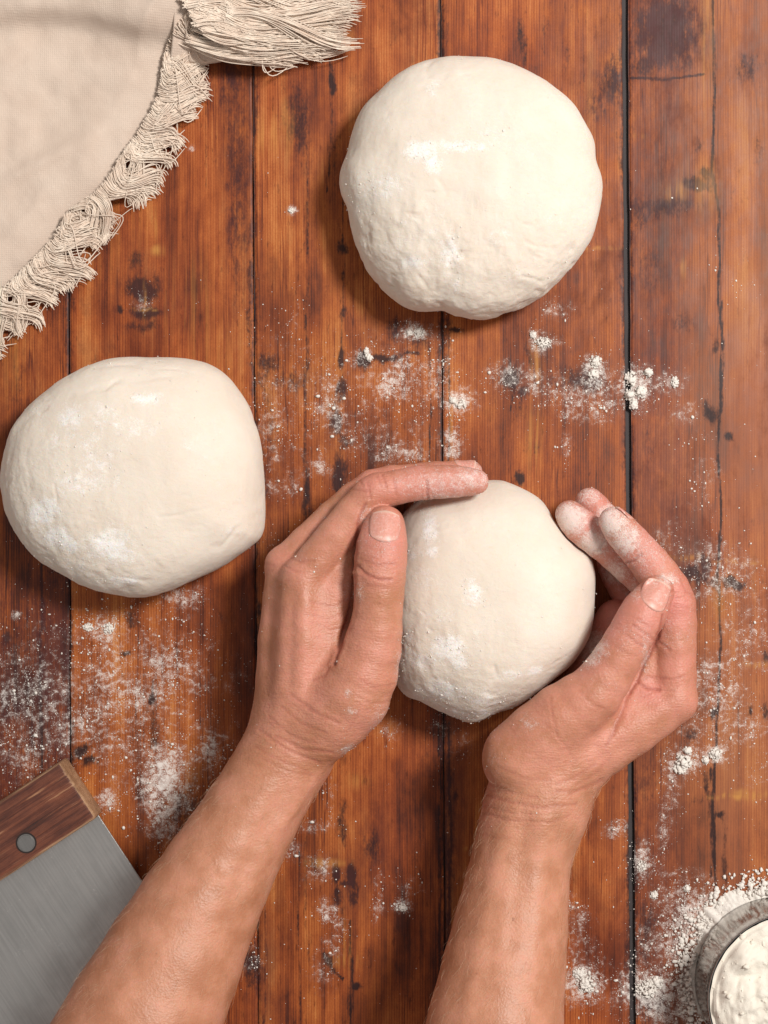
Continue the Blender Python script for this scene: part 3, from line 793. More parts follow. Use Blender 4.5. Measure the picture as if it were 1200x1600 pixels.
def chain(spec):
    """(px, py, height in cm, radius in px) -> world points and radii, subdivided with a smooth curve"""
    P = np.array([at(x, y, z / 100.0) for x, y, z, r in spec])
    R = np.array([r * PX * (CAM_H - z / 100.0) / CAM_H for x, y, z, r in spec])
    n = len(P)
    outP, outR = [], []
    for i in range(n - 1):
        p0, p1, p2, p3 = P[max(i - 1, 0)], P[i], P[i + 1], P[min(i + 2, n - 1)]
        r0, r1, r2, r3 = R[max(i - 1, 0)], R[i], R[i + 1], R[min(i + 2, n - 1)]
        for f in ((0.0, 0.5) if i < n - 2 else (0.0, 0.5, 1.0)):
            cr = lambda a, b, c, d: 0.5 * (2 * b + (c - a) * f + (2 * a - 5 * b + 4 * c - d) * f * f + (3 * b - a - 3 * c + d) * f ** 3)
            outP.append(cr(p0, p1, p2, p3)); outR.append(cr(r0, r1, r2, r3))
    return np.array(outP), np.array(outR)

def smin(a, b, k):
    h = np.clip(0.5 + 0.5 * (a - b) / k, 0, 1)
    return a * (1 - h) + b * h - k * h * (1 - h)

def chain_field(F, spec, k, margin=0.012):
    P, R = chain(spec)
    lo = (P - R[:, None]).min(0) - margin
    hi = (P + R[:, None]).max(0) + margin
    sl, X, Y, Z = F.block(lo, hi)
    d = None
    for a, b, ra, rb in zip(P[:-1], P[1:], R[:-1], R[1:]):
        ab = (b - a).astype(np.float32)
        L = max(float((ab * ab).sum()), 1e-12)
        t = np.clip(((X - a[0]) * ab[0] + (Y - a[1]) * ab[1] + (Z - a[2]) * ab[2]) / L, 0, 1).astype(np.float32)
        e = np.sqrt((X - a[0] - t * ab[0]) ** 2 + (Y - a[1] - t * ab[1]) ** 2 + (Z - a[2] - t * ab[2]) ** 2) - (ra + t * (rb - ra))
        d = e if d is None else smin(d, e, 0.0012)
    return sl, d, (X, Y, Z)

def add_chain(F, spec, k=0.008, root=None, k_far=0.0008, reach=0.013):
    sl, d, (X, Y, Z) = chain_field(F, spec, k)
    if root is not None:
        g = 0
        for r_ in (root if isinstance(root, list) else [root]):
            r = at(r_[0], r_[1], r_[2] / 100.0)
            q = ((X - r[0]) ** 2 + (Y - r[1]) ** 2 + (Z - r[2]) ** 2) / (reach ** 2)
            g = np.maximum(g, np.exp(-q))
        k = (k_far + (k - k_far) * g).astype(np.float32)
    F.D[sl] = smin(F.D[sl], d.astype(np.float32), k)

def surface_nets(F):
    D = F.D
    S = D < 0
    nx, ny, nz = D.shape
    cnt = np.zeros((nx - 1, ny - 1, nz - 1), np.uint8)
    for i in (0, 1):
        for j in (0, 1):
            for k in (0, 1):
                cnt += S[i:nx - 1 + i, j:ny - 1 + j, k:nz - 1 + k]
    act = (cnt > 0) & (cnt < 8)
    I, J, K = np.nonzero(act)
    idx = np.full(act.shape, -1, np.int32)
    idx[I, J, K] = np.arange(len(I))
    acc = np.zeros((len(I), 3)); num = np.zeros(len(I))
    corners = [(i, j, k) for i in (0, 1) for j in (0, 1) for k in (0, 1)]
    vals = {c: D[I + c[0], J + c[1], K + c[2]] for c in corners}
    for c in corners:
        for a in range(3):
            if c[a] == 0:
                e = list(c); e[a] = 1; e = tuple(e)
                v0, v1 = vals[c], vals[e]
                m = (v0 < 0) != (v1 < 0)
                t = np.where(m, v0 / np.where(m, v0 - v1, 1), 0)
                p = np.zeros((len(I), 3)); p[:] = c
                p[:, a] = t
                acc[m] += p[m]; num[m] += 1
    loc = acc / num[:, None]
    V = np.empty_like(loc)
    for a, g in enumerate((I, J, K)):
        ax = F.ax[a].astype(np.float64)
        V[:, a] = ax[g] + loc[:, a] * (ax[g + 1] - ax[g])
    quads = []
    for a in range(3):
        sl0 = [slice(None)] * 3; sl1 = [slice(None)] * 3
        sl0[a] = slice(0, -1); sl1[a] = slice(1, None)
        s0, s1 = S[tuple(sl0)], S[tuple(sl1)]
        E = np.nonzero(s0 != s1)
        b, c = (a + 1) % 3, (a + 2) % 3
        E = list(E)
        ok = (E[b] > 0) & (E[c] > 0) & (E[b] < D.shape[b] - 1) & (E[c] < D.shape[c] - 1)
        E = [e[ok] for e in E]
        inside = s0[tuple(E)]
        def cell(db, dc):
            q = [e.copy() for e in E]
            q[b] = q[b] + db; q[c] = q[c] + dc
            return idx[q[0], q[1], q[2]]
        q = np.stack([cell(-1, -1), cell(0, -1), cell(0, 0), cell(-1, 0)], 1)
        q[~inside] = q[~inside][:, ::-1]
        quads.append(q)
    return V, np.concatenate(quads)

def laplace(V, Q, it=2, lam=0.5):
    E = np.concatenate([Q[:, [0, 1]], Q[:, [1, 2]], Q[:, [2, 3]], Q[:, [3, 0]]])
    n = len(V)
    deg = np.bincount(E[:, 0], minlength=n) + np.bincount(E[:, 1], minlength=n)
    for _ in range(it):
        S = np.stack([np.bincount(E[:, 0], V[E[:, 1], a], n) + np.bincount(E[:, 1], V[E[:, 0], a], n) for a in range(3)], 1)
        V = V + lam * (S / np.maximum(deg, 1)[:, None] - V)
    return V

def vert_normals(V, Q):
    fn = np.cross(V[Q[:, 2]] - V[Q[:, 0]], V[Q[:, 3]] - V[Q[:, 1]])
    N = np.zeros_like(V)
    for k in range(4):
        for a in range(3):
            N[:, a] += np.bincount(Q[:, k], fn[:, a], len(V))
    return N / np.maximum(np.linalg.norm(N, axis=1), 1e-12)[:, None]

def sample(F, P):
    """trilinear field values at points P"""
    ijk, fr = [], []
    for a in range(3):
        ax = F.ax[a]
        i = np.clip(np.searchsorted(ax, P[:, a]) - 1, 0, len(ax) - 2)
        ijk.append(i); fr.append((P[:, a] - ax[i]) / (ax[i + 1] - ax[i]))
    r = 0
    for i in (0, 1):
        for j in (0, 1):
            for k in (0, 1):
                w = (fr[0] if i else 1 - fr[0]) * (fr[1] if j else 1 - fr[1]) * (fr[2] if k else 1 - fr[2])
                r = r + w * F.D[ijk[0] + i, ijk[1] + j, ijk[2] + k]
    return r

def axis_var(lo, hi, mid_lo, mid_hi, h, grow=1.06, hmax=0.0025):
    a = list(np.arange(mid_lo, mid_hi, h))
    s = h
    while a[-1] < hi:
        s = min(s * grow, hmax); a.append(a[-1] + s)
    s = h; b = []
    x = a[0]
    while x > lo:
        s = min(s * grow, hmax); x -= s; b.append(x)
    return np.array(b[::-1] + a)

def nail(F, centre, axis, out, w, l, parent, curve=0.0):
    """a nail plate that hugs the finger: centre near the nail, axis towards the fingertip, out away from the finger"""
    axis = np.array(axis, float); axis /= np.linalg.norm(axis)
    out = np.array(out, float); out -= axis * out.dot(axis); out /= np.linalg.norm(out)
    side = np.cross(axis, out)
    nu, nv = 15, 15
    V, T = [], []
    for i in range(nv):
        v = -1 + 2 * i / (nv - 1)
        for j in range(nu):
            u = -1 + 2 * j / (nu - 1)
            # rounded outline
            vv = v
            ww = w * (1 - 0.20 * max(0, -v) ** 3 - 0.17 * max(0, v) ** 3)
            base = centre + axis * (vv * l * (1 - 0.22 * u * u * (1.2 if v < 0 else 0.9) * abs(v))) + side * (u * ww) + out * 0.02
            V.append(base); T.append((v + 1) / 2)
    V = np.array(V); T = np.array(T)
    t = np.zeros(len(V))
    for _ in range(60):
        d = sample(F, V - out * t[:, None])
        t += np.clip(d, -0.001, 0.004) * 0.8
    t = np.minimum(t, np.median(t) + 0.0045)
    S = V - out * t[:, None]
    S = S.reshape(nv, nu, 3)
    for _ in range(2):
        S[1:-1, 1:-1] = 0.5 * S[1:-1, 1:-1] + 0.125 * (S[2:, 1:-1] + S[:-2, 1:-1] + S[1:-1, 2:] + S[1:-1, :-2])
    U = np.abs(np.linspace(-1, 1, nu))[None, :]; W = np.linspace(-1, 1, nv)[:, None]
    lift = 0.00032 * (1 - 0.55 * U ** 6) * np.where(W < -0.8, 0.45, 1.0) + 0.0003 * np.clip(W, 0, 1)
    topS = S + out * lift[:, :, None]
    botS = S - out * 0.0006
    n = nu * nv
    A = np.concatenate([topS.reshape(-1, 3), botS.reshape(-1, 3)])
    f = grid_faces(nv, nu)
    rim = list(range(nu)) + [i * nu + nu - 1 for i in range(1, nv)] + [(nv - 1) * nu + j for j in range(nu - 2, -1, -1)] + [i * nu for i in range(nv - 2, 0, -1)]
    rim = np.array(rim); r2 = np.roll(rim, -1)
    sf = np.stack([rim, r2, r2 + n, rim + n], 1)
    fn = np.cross(A[f[0][2]] - A[f[0][0]], A[f[0][3]] - A[f[0][1]])
    if fn.dot(out) < 0:
        f = f[:, ::-1]; sf = sf
    me = mesh_np('fingernail', A, [f, (f + n)[:, ::-1], sf[:, ::-1]])
    attr(me, 'tip', np.concatenate([T, T]))
    return link('fingernail', me, M_NAIL, parent), S.reshape(-1, 3)

person = tag(empty('person', (0, 0, 0)), 'person with bare forearms reaching in from below, both floury hands round a ball of dough', 'person')

def make_arm(arm, fingers, palm, thumb, roots, bounds, label, creases, red, flour, wrinkle, bumps, nails):
    (x0, x1), (y0, y1), (ym0, ym1), (z0, z1) = bounds
    h = 0.00078
    F = Field(np.arange(x0, x1, h * 1.02), axis_var(y0, y1, ym0, ym1, h), np.arange(z0, z1, h * 1.05))
    add_chain(F, arm, 0.004)
    for s in palm:
        add_chain(F, s, 0.0075)
    for s, r in zip(fingers, roots):
        add_chain(F, s, 0.0055, root=r)
    add_chain(F, thumb[0], 0.0100, root=thumb[1], reach=thumb[2])
    V, Q = surface_nets(F)
    V = laplace(V, Q, 3, 0.5)
    N = vert_normals(V, Q)
    if np.mean(np.einsum('ij,ij->i', N, V - V.mean(0))) < 0:
        Q = Q[:, ::-1]; N = -N
    pp = px_of(V)
    px, py = pp[:, 0], pp[:, 1]
    upm = np.clip(N[:, 2] * 3 + 0.6, 0, 1)
    disp = np.zeros(len(V)); cre = np.zeros(len(V))
    jit = fbm(V * 180, 2, 4) * 2.0
    for pts, w, dep in creases:
        d = seg_dist(px + jit, py + jit, pts)
        g = np.exp(-(d / w) ** 2) * upm
        disp -= g * dep * 0.001
        if w < 5 and dep > 0:
            disp += 0.3 * dep * 0.001 * np.exp(-((d - 2.4 * w) / (1.3 * w)) ** 2) * upm
            cre = np.maximum(cre, g * min(1.0, dep * 2.0))
    for x, y, rx, ry, dep in bumps:
        q = ((px - x) / rx) ** 2 + ((py - y) / ry) ** 2
        disp += dep * 0.001 * np.exp(-q) * upm
    disp += fbm(V * 45, 3, 8) * np.where(py > 1230, 0.00010, 0.0003) + fbm(V * 190, 2, 9) * 0.00008
    V = V + N * disp[:, None]
    me = mesh_np('arm', V, Q)
    attr(me, 'red', np.clip(blobs(red, px, py, 0.6), 0, 1))
    attr(me, 'crease', cre)
    fl = blobs(flour, px + fbm(V * 120, 3, 3) * 8, py + fbm(V * 120, 3, 6) * 8, 0.8) * 1.2
    fl = np.maximum(fl, 0.15 * np.clip((0.5 + fbm(V * 60, 3, 44)) * (1230 - py) / 200, 0, 1))
    attr(me, 'flour', fl)
    attr(me, 'wrinkle', np.clip(blobs(wrinkle, px, py, 0.6), 0, 1))
    o = link('arm', me, M_SKIN, person)
    o['label'] = label
    for c, ax, out, w, l in nails:
        nail(F, at(c[0], c[1], c[2] / 100.0), ax, out, w, l, o)
    # fine pale hairs on the forearm
    sel = np.nonzero((V[:, 1] < -0.135) & (V[:, 1] > -0.31) & (N[:, 2] > -0.1))[0]
    P_, R_ = chain(arm)
    ax_ = P_[2] - P_[-3]; ax_ /= np.linalg.norm(ax_)
    paths = []
    for i in RNG.choice(sel, 420):
        nn = N[i]
        d = -ax_ * 0.55 + np.array([-0.6, -0.25, 0]) + RNG.normal(0, 0.28, 3)
        d -= nn * d.dot(nn); d /= np.linalg.norm(d)
        L = RNG.uniform(0.004, 0.0085)
        t = np.linspace(0, 1, 5)[:, None]
        paths.append(V[i] + d * L * t + nn * (0.0011 * np.sin(t * 2.2)) + np.cross(nn, d) * (RNG.normal(0, 0.0007) * t * t))
    hv, hf = tubes(paths, [0.000034] * len(paths), 3)
    tag(link('arm_hair', mesh_np('arm_hair', hv, hf), M_HAIR, o), kind='stuff')
    crumbs_on(V[V[:, 1] > -0.17], fl[V[:, 1] > -0.17], 900, 'flour_crumbs', o, (0.00013, 0.0003))
    return o

def dirv(a, b):
    return at(b[0], b[1], b[2] / 100) - at(a[0], a[1], a[2] / 100)

# the arm that comes in from the lower left
L_arm = [(476, 1120, 5.0, 74), (452, 1170, 5.2, 73), (418, 1228, 5.5, 72), (364, 1322, 6.0, 81), (308, 1422, 6.6, 96), (226, 1590, 7.8, 122), (130, 1790, 9.4, 140), (10, 2020, 11.0, 142), (-20, 2080, 11.3, 130)]
L_index = [(474, 905, 6.0, 33), (526, 838, 6.2, 31), (578, 775, 6.3, 29), (602, 766, 6.3, 28), (640, 757, 6.2, 26.5), (668, 753, 6.1, 27), (712, 752, 6.0, 25), (744, 753, 5.9, 20)]
L_middle = [(447, 885, 4.6, 31), (521, 810, 4.7, 28), (582, 760, 4.8, 26), (640, 750, 4.8, 24), (680, 745, 4.8, 24), (736, 738, 4.7, 18)]
L_ring = [(447, 905, 2.8, 29), (515, 840, 2.8, 27), (570, 790, 2.8, 26), (640, 757, 2.7, 23), (700, 745, 2.6, 18)]
L_pinky = [(454, 935, 1.2, 26), (500, 872, 1.2, 24), (545, 822, 1.2, 22), (590, 785, 1.2, 20), (630, 765, 1.2, 17)]
L_thumb = [(500, 1135, 6.1, 58), (548, 1085, 6.6, 62), (580, 1015, 7.1, 47), (590, 955, 7.4, 39), (593, 900, 7.5, 41), (597, 850, 7.4, 39.5), (602, 820, 7.2, 31)]
L_palm = [[(468, 1115, 5.8, 48), (472, 1000, 6.1, 40), (474, 905, 6.0, 34)], [(442, 1110, 4.7, 44), (443, 1000, 4.8, 40), (447, 885, 4.6, 31)],
          [(450, 1115, 3.5, 44), (446, 1000, 3.3, 37), (447, 905, 2.8, 29)], [(465, 1120, 2.1, 46), (458, 1010, 1.7, 36), (454, 935, 1.2, 26)],
          [(500, 1110, 4.0, 50), (520, 1010, 3.8, 40), (490, 930, 3.6, 34)],
          [(500, 1085, 5.7, 46), (510, 1010, 5.85, 38), (522, 930, 5.8, 31), (536, 870, 5.7, 26), (552, 825, 5.6, 20)]]
L_creases = [
    ([(559, 884), (573, 898), (590, 905), (612, 906)], 2.0, .55), ([(562, 874), (590, 884), (618, 880)], 1.8, .22), ([(572, 915), (600, 918)], 1.8, .18), ([(556, 866), (585, 872)], 1.6, .15),
    ([(598, 742), (603, 760)], 2.0, .35), ([(590, 745), (594, 758)], 1.6, .2), ([(667, 752), (669, 784)], 2.0, .5), ([(676, 770), (678, 784)], 1.6, .25), ([(552, 764), (575, 768)], 1.8, .25), ([(563, 752), (568, 760)], 1.6, .25),
    ([(523, 1038), (530, 1010), (540, 980), (549, 950), (552, 925), (553, 900)], 3.0, 1.1), ([(570, 788), (561, 815), (557, 850), (554, 890)], 2.6, .6),
    ([(523, 1038), (505, 1055), (488, 1062)], 2.2, .3), ([(560, 935), (556, 960), (548, 985)], 1.8, .2),
    ([(484, 940), (520, 948), (543, 938)], 2.2, .16), ([(478, 960), (510, 966), (538, 958)], 2.0, .14),
    ([(430, 1150), (470, 1170), (520, 1176)], 2.4, .3), ([(405, 1140), (450, 1172), (500, 1192)], 2.4, .28), ([(395, 1165), (440, 1190), (480, 1205)], 2.2, .18), ([(455, 1085), (490, 1112), (530, 1130)], 2.6, .28), ([(440, 1105), (470, 1130), (510, 1146)], 2.2, .2),
    ([(540, 1150), (560, 1110)], 2.0, .12), ([(360, 1355), (400, 1370), (430, 1340)], 2.0, .14), ([(320, 1330), (335, 1348)], 1.6, .1)]
L_creases += [([(468, 1090), (472, 1000), (474, 930)], 13, -.9), ([(432, 1080), (436, 980), (440, 910)], 10, -.6), ([(452, 1070), (455, 990), (458, 930)], 8, .4),
    ([(440, 1240), (385, 1350), (350, 1440)], 12, .6), ([(470, 1230), (420, 1330), (392, 1400)], 12, -.7), ([(400, 1230), (330, 1350), (250, 1480), (160, 1600)], 30, -.7),
    ([(505, 1200), (470, 1250), (440, 1290)], 8, -.6), ([(495, 975), (520, 985), (540, 978)], 2.0, .14), ([(560, 1060), (585, 1075), (612, 1070)], 2.4, .16), ([(555, 1085), (580, 1100), (610, 1095)], 2.2, .14), ([(565, 985), (592, 990), (618, 984)], 2.0, .12),
    ([(450, 870), (470, 878), (490, 876)], 2.2, .22), ([(447, 885), (462, 893), (482, 896)], 2.0, .18), ([(412, 880), (428, 884)], 2.0, .16), ([(575, 755), (580, 782)], 1.8, .25), ([(615, 748), (618, 772)], 1.6, .2),
    ([(640, 745), (690, 740), (735, 742)], 3.0, -.3), ([(420, 1120), (455, 1150), (500, 1165)], 2.0, .2), ([(410, 1185), (450, 1205), (490, 1212)], 2.0, .16)]
L_red = [(500, 1000, 120, 200, .30), (600, 840, 46, 60, .7), (590, 900, 46, 30, .45), (690, 755, 90, 34, .75), (600, 760, 50, 40, .55), (640, 765, 60, 30, .65), (460, 890, 40, 34, .35), (430, 872, 30, 30, .45), (580, 1030, 60, 60, .35), (520, 960, 40, 80, .25), (560, 1120, 60, 40, .3), (500, 860, 60, 60, .3), (742, 748, 30, 24, .8), (560, 745, 20, 14, .5)]
L_flour = [(690, 755, 85, 30, .50), (598, 850, 40, 60, .30), (500, 900, 60, 60, .2), (735, 745, 40, 26, .62), (700, 775, 60, 12, .55), (745, 722, 20, 8, .7), (560, 900, 60, 140, .12), (500, 820, 90, 40, .20), (630, 1060, 14, 70, .55), (600, 1125, 34, 34, .42), (548, 1172, 20, 10, .6), (570, 810, 14, 20, .42), (545, 925, 14, 40, .34), (563, 925, 10, 18, .40), (545, 1080, 8, 8, .5), (550, 1110, 10, 10, .5), (525, 745, 60, 10, .28), (470, 790, 60, 20, .3),
           (590, 890, 26, 20, .22), (650, 745, 60, 20, .14), (640, 800, 12, 20, .2)]
L_wr = [(480, 1130, 110, 80, .7), (560, 1040, 60, 80, .6), (500, 1000, 40, 60, .35), (590, 890, 50, 40, .7), (460, 890, 40, 40, .4), (430, 1190, 60, 40, .5), (540, 950, 40, 50, .3), (575, 765, 40, 30, .5)]
L_bumps = [(457, 900, 26, 22, .4), (424, 872, 16, 20, .3), (480, 1000, 16, 90, .5), (420, 1010, 10, 80, -.7), (345, 1360, 6, 6, .7), (600, 812, 26, 26, -.4), (575, 1075, 40, 40, .5), (500, 1075, 26, 30, -.6), (405, 1350, 40, 14, -.5), (420, 1240, 60, 30, .5), (580, 760, 16, 18, .6)]
L_nails = [((602, 822, 8.4), dirv((593, 900, 7.5), (602, 820, 7.2)), (0.04, -0.05, 1), .0078, .0082),
           ((728, 735, 4.8), dirv((680, 745, 4.8), (736, 738, 4.7)), (0.05, 1, 0.20), .0052, .0056),
           ]
make_arm(L_arm, [L_index, L_middle, L_ring, L_pinky], L_palm, (L_thumb, [(540, 1065, 6.8), (500, 1140, 6.2), (520, 1110, 6.4)], 0.019), [(474, 905, 6), (447, 885, 4.6), (447, 905, 2.8), (454, 935, 1.2)],
         ((-0.27, 0.075), (-0.46, 0.05), (-0.150, 0.032), (-0.002, 0.168)),
         'bare forearm from the lower left, hand curled round the dough with thumb on top', L_creases, L_red, L_flour, L_wr, L_bumps, L_nails)

# the arm that comes in from the lower middle
R_arm = [(862, 1190, 5.3, 76), (850, 1225, 5.4, 80), (836, 1268, 5.5, 82), (815, 1340, 5.8, 77), (798, 1450, 6.4, 89), (774, 1600, 7.6, 106), (745, 1800, 9.2, 126), (715, 2010, 10.8, 130), (710, 2060, 11.0, 120)]
R_index = [(1050, 1092, 5.7, 38), (1053, 1010, 5.8, 34.5), (1051, 945, 5.9, 35), (1030, 900, 6.0, 31.5), (1002, 864, 6.0, 29), (974, 833, 5.9, 27), (958, 814, 5.8, 22.5)]
R_middle = [(1045, 1085, 4.0, 34), (1045, 1005, 4.1, 31), (1035, 940, 4.1, 30), (985, 885, 4.2, 28), (938, 845, 4.2, 28), (907, 822, 4.2, 27.5), (890, 804, 4.1, 23)]
R_ring = [(1038, 1075, 2.4, 30), (1040, 1000, 2.4, 28), (1025, 930, 2.4, 28), (985, 860, 2.5, 26), (945, 812, 2.5, 25), (921, 784, 2.5, 22.5)]
R_pinky = [(1020, 1060, 1.3, 27), (1015, 1000, 1.2, 24), (985, 940, 1.2, 23), (962, 902, 1.2, 21), (950, 878, 1.2, 18)]
R_thumb = [(815, 1185, 6.2, 62), (880, 1120, 6.8, 53), (928, 1083, 7.1, 44), (963, 1030, 7.4, 37), (991, 984, 7.5, 36), (1007, 955, 7.4, 35), (1026, 925, 7.2, 26)]
R_palm = [[(900, 1180, 5.7, 58), (985, 1135, 5.7, 45), (1050, 1092, 5.7, 38)], [(890, 1175, 4.3, 54), (980, 1125, 4.1, 43), (1045, 1085, 4.0, 34)], [(885, 1170, 3.0, 50), (975, 1115, 2.6, 39), (1038, 1075, 2.4, 30)],
          [(870, 1165, 2.0, 46), (960, 1105, 1.6, 35), (1020, 1060, 1.3, 27)], [(880, 1150, 4.6, 50), (945, 1080, 3.6, 40), (985, 1040, 3.2, 28)],
          [(950, 1130, 5.5, 42), (1000, 1075, 5.4, 36), (1022, 1020, 5.4, 29), (1028, 975, 5.4, 24)],
          [(915, 1115, 2.2, 46), (946, 1040, 2.0, 38), (962, 965, 1.8, 29)], [(895, 1120, 1.6, 40), (925, 1050, 1.5, 32), (950, 985, 1.4, 24)]]
R_creases = [
    ([(988, 976), (1004, 988), (1022, 1000)], 2.0, .35), ([(978, 992), (996, 1006), (1008, 1012)], 1.8, .3), ([(995, 968), (1015, 980)], 1.6, .18),
    ([(1037, 962), (1026, 1000), (1008, 1035), (994, 1066), (984, 1085)], 2.4, .5), ([(996, 1066), (1010, 1075), (1030, 1078)], 2.4, .5), ([(984, 1085), (972, 1110), (956, 1150), (945, 1165)], 3.4, .35),
    ([(1030, 1004), (1038, 1009), (1046, 1016)], 2.0, .35), ([(1043, 925), (1052, 920)], 1.8, .35), ([(1055, 935), (1068, 932)], 1.6, .2),
    ([(980, 882), (992, 876), (1002, 866)], 2.0, .55), ([(926, 866), (938, 858), (944, 845)], 2.0, .5), ([(990, 1068), (1012, 1058), (1040, 1058)], 1.8, .18), ([(1004, 1090), (1030, 1076)], 1.8, .16),
    ([(930, 1195), (900, 1215), (870, 1225)], 3.4, .20), ([(955, 1185), (935, 1205), (900, 1228)], 3.4, .16), ([(940, 1218), (905, 1235), (870, 1236)], 3.0, .24), ([(760, 1242), (800, 1255), (850, 1262), (900, 1256)], 2.6, .28), ([(752, 1270), (800, 1282), (860, 1284), (890, 1276)], 2.2, .2), ([(748, 1258), (790, 1268), (830, 1272)], 2.0, .16),
    ([(860, 1090), (864, 1120), (870, 1150)], 2.0, .16), ([(745, 1300), (770, 1310), (800, 1308)], 2.0, .12), ([(890, 1240), (918, 1232)], 2.2, .3)]
R_creases += [([(800, 1260), (775, 1350), (752, 1450), (730, 1580)], 14, -.8), ([(822, 1280), (806, 1380), (798, 1480)], 12, .6), ([(850, 1280), (842, 1400), (836, 1500)], 14, -.5), ([(870, 1290), (862, 1400)], 8, .35),
    ([(945, 1160), (990, 1130), (1035, 1108)], 12, -.6), ([(900, 1200), (960, 1178), (1020, 1146)], 8, .4), ([(1060, 1000), (1066, 1050)], 10, -.3), ([(1030, 1060), (1050, 1062), (1070, 1056)], 1.8, .2), ([(1036, 1078), (1056, 1080)], 1.8, .16),
    ([(905, 1080), (925, 1100), (948, 1108)], 2.2, .14), ([(850, 1130), (880, 1160), (900, 1190)], 2.4, .12), ([(960, 1010), (980, 1022), (996, 1026)], 2.0, .14), ([(1062, 905), (1070, 925), (1080, 930)], 1.8, .2), ([(1048, 945), (1075, 950)], 1.6, .16),
    ([(765, 1225), (800, 1238), (840, 1246)], 2.2, .16), ([(780, 1200), (820, 1216), (860, 1220)], 2.4, .14)]
R_red = [(950, 1090, 150, 130, .32), (1010, 960, 46, 60, .65), (970, 1040, 50, 60, .35), (1060, 940, 40, 60, .7), (1000, 860, 50, 50, .75), (920, 800, 60, 50, .75), (1060, 1040, 40, 60, .5), (1050, 1095, 50, 40, .45), (940, 930, 60, 90, .8), (920, 1020, 40, 40, .6), (930, 1090, 60, 50, .35), (840, 1150, 70, 60, .25), (755, 1240, 20, 40, .4), (1020, 1080, 30, 30, .6)]
R_flour = [(1000, 860, 70, 60, .42), (985, 990, 50, 40, .26), (940, 1060, 50, 40, .22), (955, 815, 26, 28, 1.0), (975, 845, 30, 30, .8), (1000, 872, 24, 18, .5), (890, 812, 30, 30, 1.0), (925, 850, 30, 24, .9), (960, 895, 24, 26, .75), (985, 920, 20, 20, .5), (918, 775, 26, 20, .62), (1025, 870, 20, 14, .45), (1040, 905, 18, 12, .7), (1052, 985, 24, 40, .30), (1046, 1000, 14, 30, .34), (930, 1030, 26, 12, .32), (922, 1010, 26, 34, .8),
           (825, 1130, 24, 16, .42), (770, 1180, 26, 60, .26), (1008, 1020, 8, 50, .5), (1080, 960, 10, 90, .25), (770, 1270, 20, 80, .14), (1036, 925, 8, 26, .8), (1012, 925, 8, 20, .5), (1020, 1090, 60, 30, .14)]
R_wr = [(930, 1190, 100, 50, .6), (830, 1265, 90, 30, .8), (1000, 990, 40, 30, .6), (1040, 1090, 40, 30, .6), (985, 1130, 60, 50, .5), (860, 1130, 60, 50, .3), (1060, 930, 30, 30, .4)]
R_bumps = [(932, 1100, 34, 30, .9), (1068, 1095, 20, 26, .5), (985, 1150, 60, 20, .4), (960, 1140, 18, 40, -.7), (1020, 1068, 26, 14, -.7), (800, 1235, 26, 26, .5), (780, 1340, 16, 60, .5), (820, 1360, 14, 90, -.4), (1062, 925, 20, 20, .6), (840, 1200, 40, 20, .3), (905, 1215, 26, 12, -.5), (1026, 928, 20, 22, -.3)]
R_nails = [((1026, 930, 8.1), dirv((1000, 985, 7.5), (1028, 925, 7.2)), (0.42, 0.16, 0.9), .0068, .0080),
           ((970, 808, 5.9), dirv((1002, 864, 6.0), (958, 814, 5.8)), (0.72, 0.62, -0.65), .0055, .0058),
           ]
make_arm(R_arm, [R_index, R_middle, R_ring, R_pinky], R_palm, (R_thumb, [(900, 1125, 6.8), (835, 1180, 6.2), (865, 1150, 6.4)], 0.021), [(1050, 1092, 5.7), (1045, 1085, 4.0), (1038, 1075, 2.4), (1020, 1060, 1.3)],
         ((0.0, 0.182), (-0.46, 0.03), (-0.170, 0.018), (-0.002, 0.165)),
         'bare forearm from the lower middle, hand curled with fingertips showing beside the dough', R_creases, R_red, R_flour, R_wr, R_bumps, R_nails)

# ---------------------------------------------------------------- fringed cloth
def polyline(pts, n):
    P = np.array(pts, float); m = len(P)
    t = np.linspace(0, m - 1, n); k = np.minimum(t.astype(int), m - 2); f = (t - k)[:, None]
    g = lambda i: P[np.clip(i, 0, m - 1)]
    p0, p1, p2, p3 = g(k - 1), g(k), g(k + 1), g(k + 2)
    return 0.5 * (2 * p1 + (p2 - p0) * f + (2 * p0 - 5 * p1 + 4 * p2 - p3) * f * f + (3 * p1 - p0 - 3 * p2 + p3) * f ** 3)

cloth_root = tag(empty('cloth', (-0.2, 0.2, 0)), 'beige cotton cloth with a frayed fringe lying across the top left corner', 'cloth')
cloth_root.location = (0, 0, 0)
EDGE = [(-90, 545), (-30, 488), (10, 455), (52, 415), (92, 372), (112, 335), (160, 300), (192, 252), (228, 200), (255, 145), (262, 98), (276, 55), (305, 15), (335, -30), (380, -80), (430, -140)]

def cloth_z(px, py):
    """height of the cloth above the board in metres"""
    P = np.stack([px * 0.006, py * 0.006, np.zeros(len(px))], 1)
    z = 0.0085 + 0.0036 * fbm(P * 1.3, 3, 91) + 0.0010 * fbm(P * 5, 3, 93)
    # long soft fold across the top, a valley under it, and a rise towards the corner with the fringe
    d = py - (46 + 0.06 * (px - 100))
    z = z + 0.015 * (1 / (1 + np.exp((d + 8 + 10 * np.sin(px / 60.0)) / 10.0))) + 0.002 * np.exp(-((d - 60) / 50) ** 2)
    z = z + 0.016 * np.exp(-(((px - 300) / 110) ** 2 + ((py - 10) / 90) ** 2))
    # shallow crease lines
    q = (px + py * 0.75)
    z = z + 0.0022 * np.sin(q / 46.0) * np.exp(-((py - 260) / 160) ** 2) + 0.0030 * np.exp(-(((px * 0.5 + py - 285) / 15) ** 2)) * np.exp(-((px - 70) / 80) ** 2)
    return z

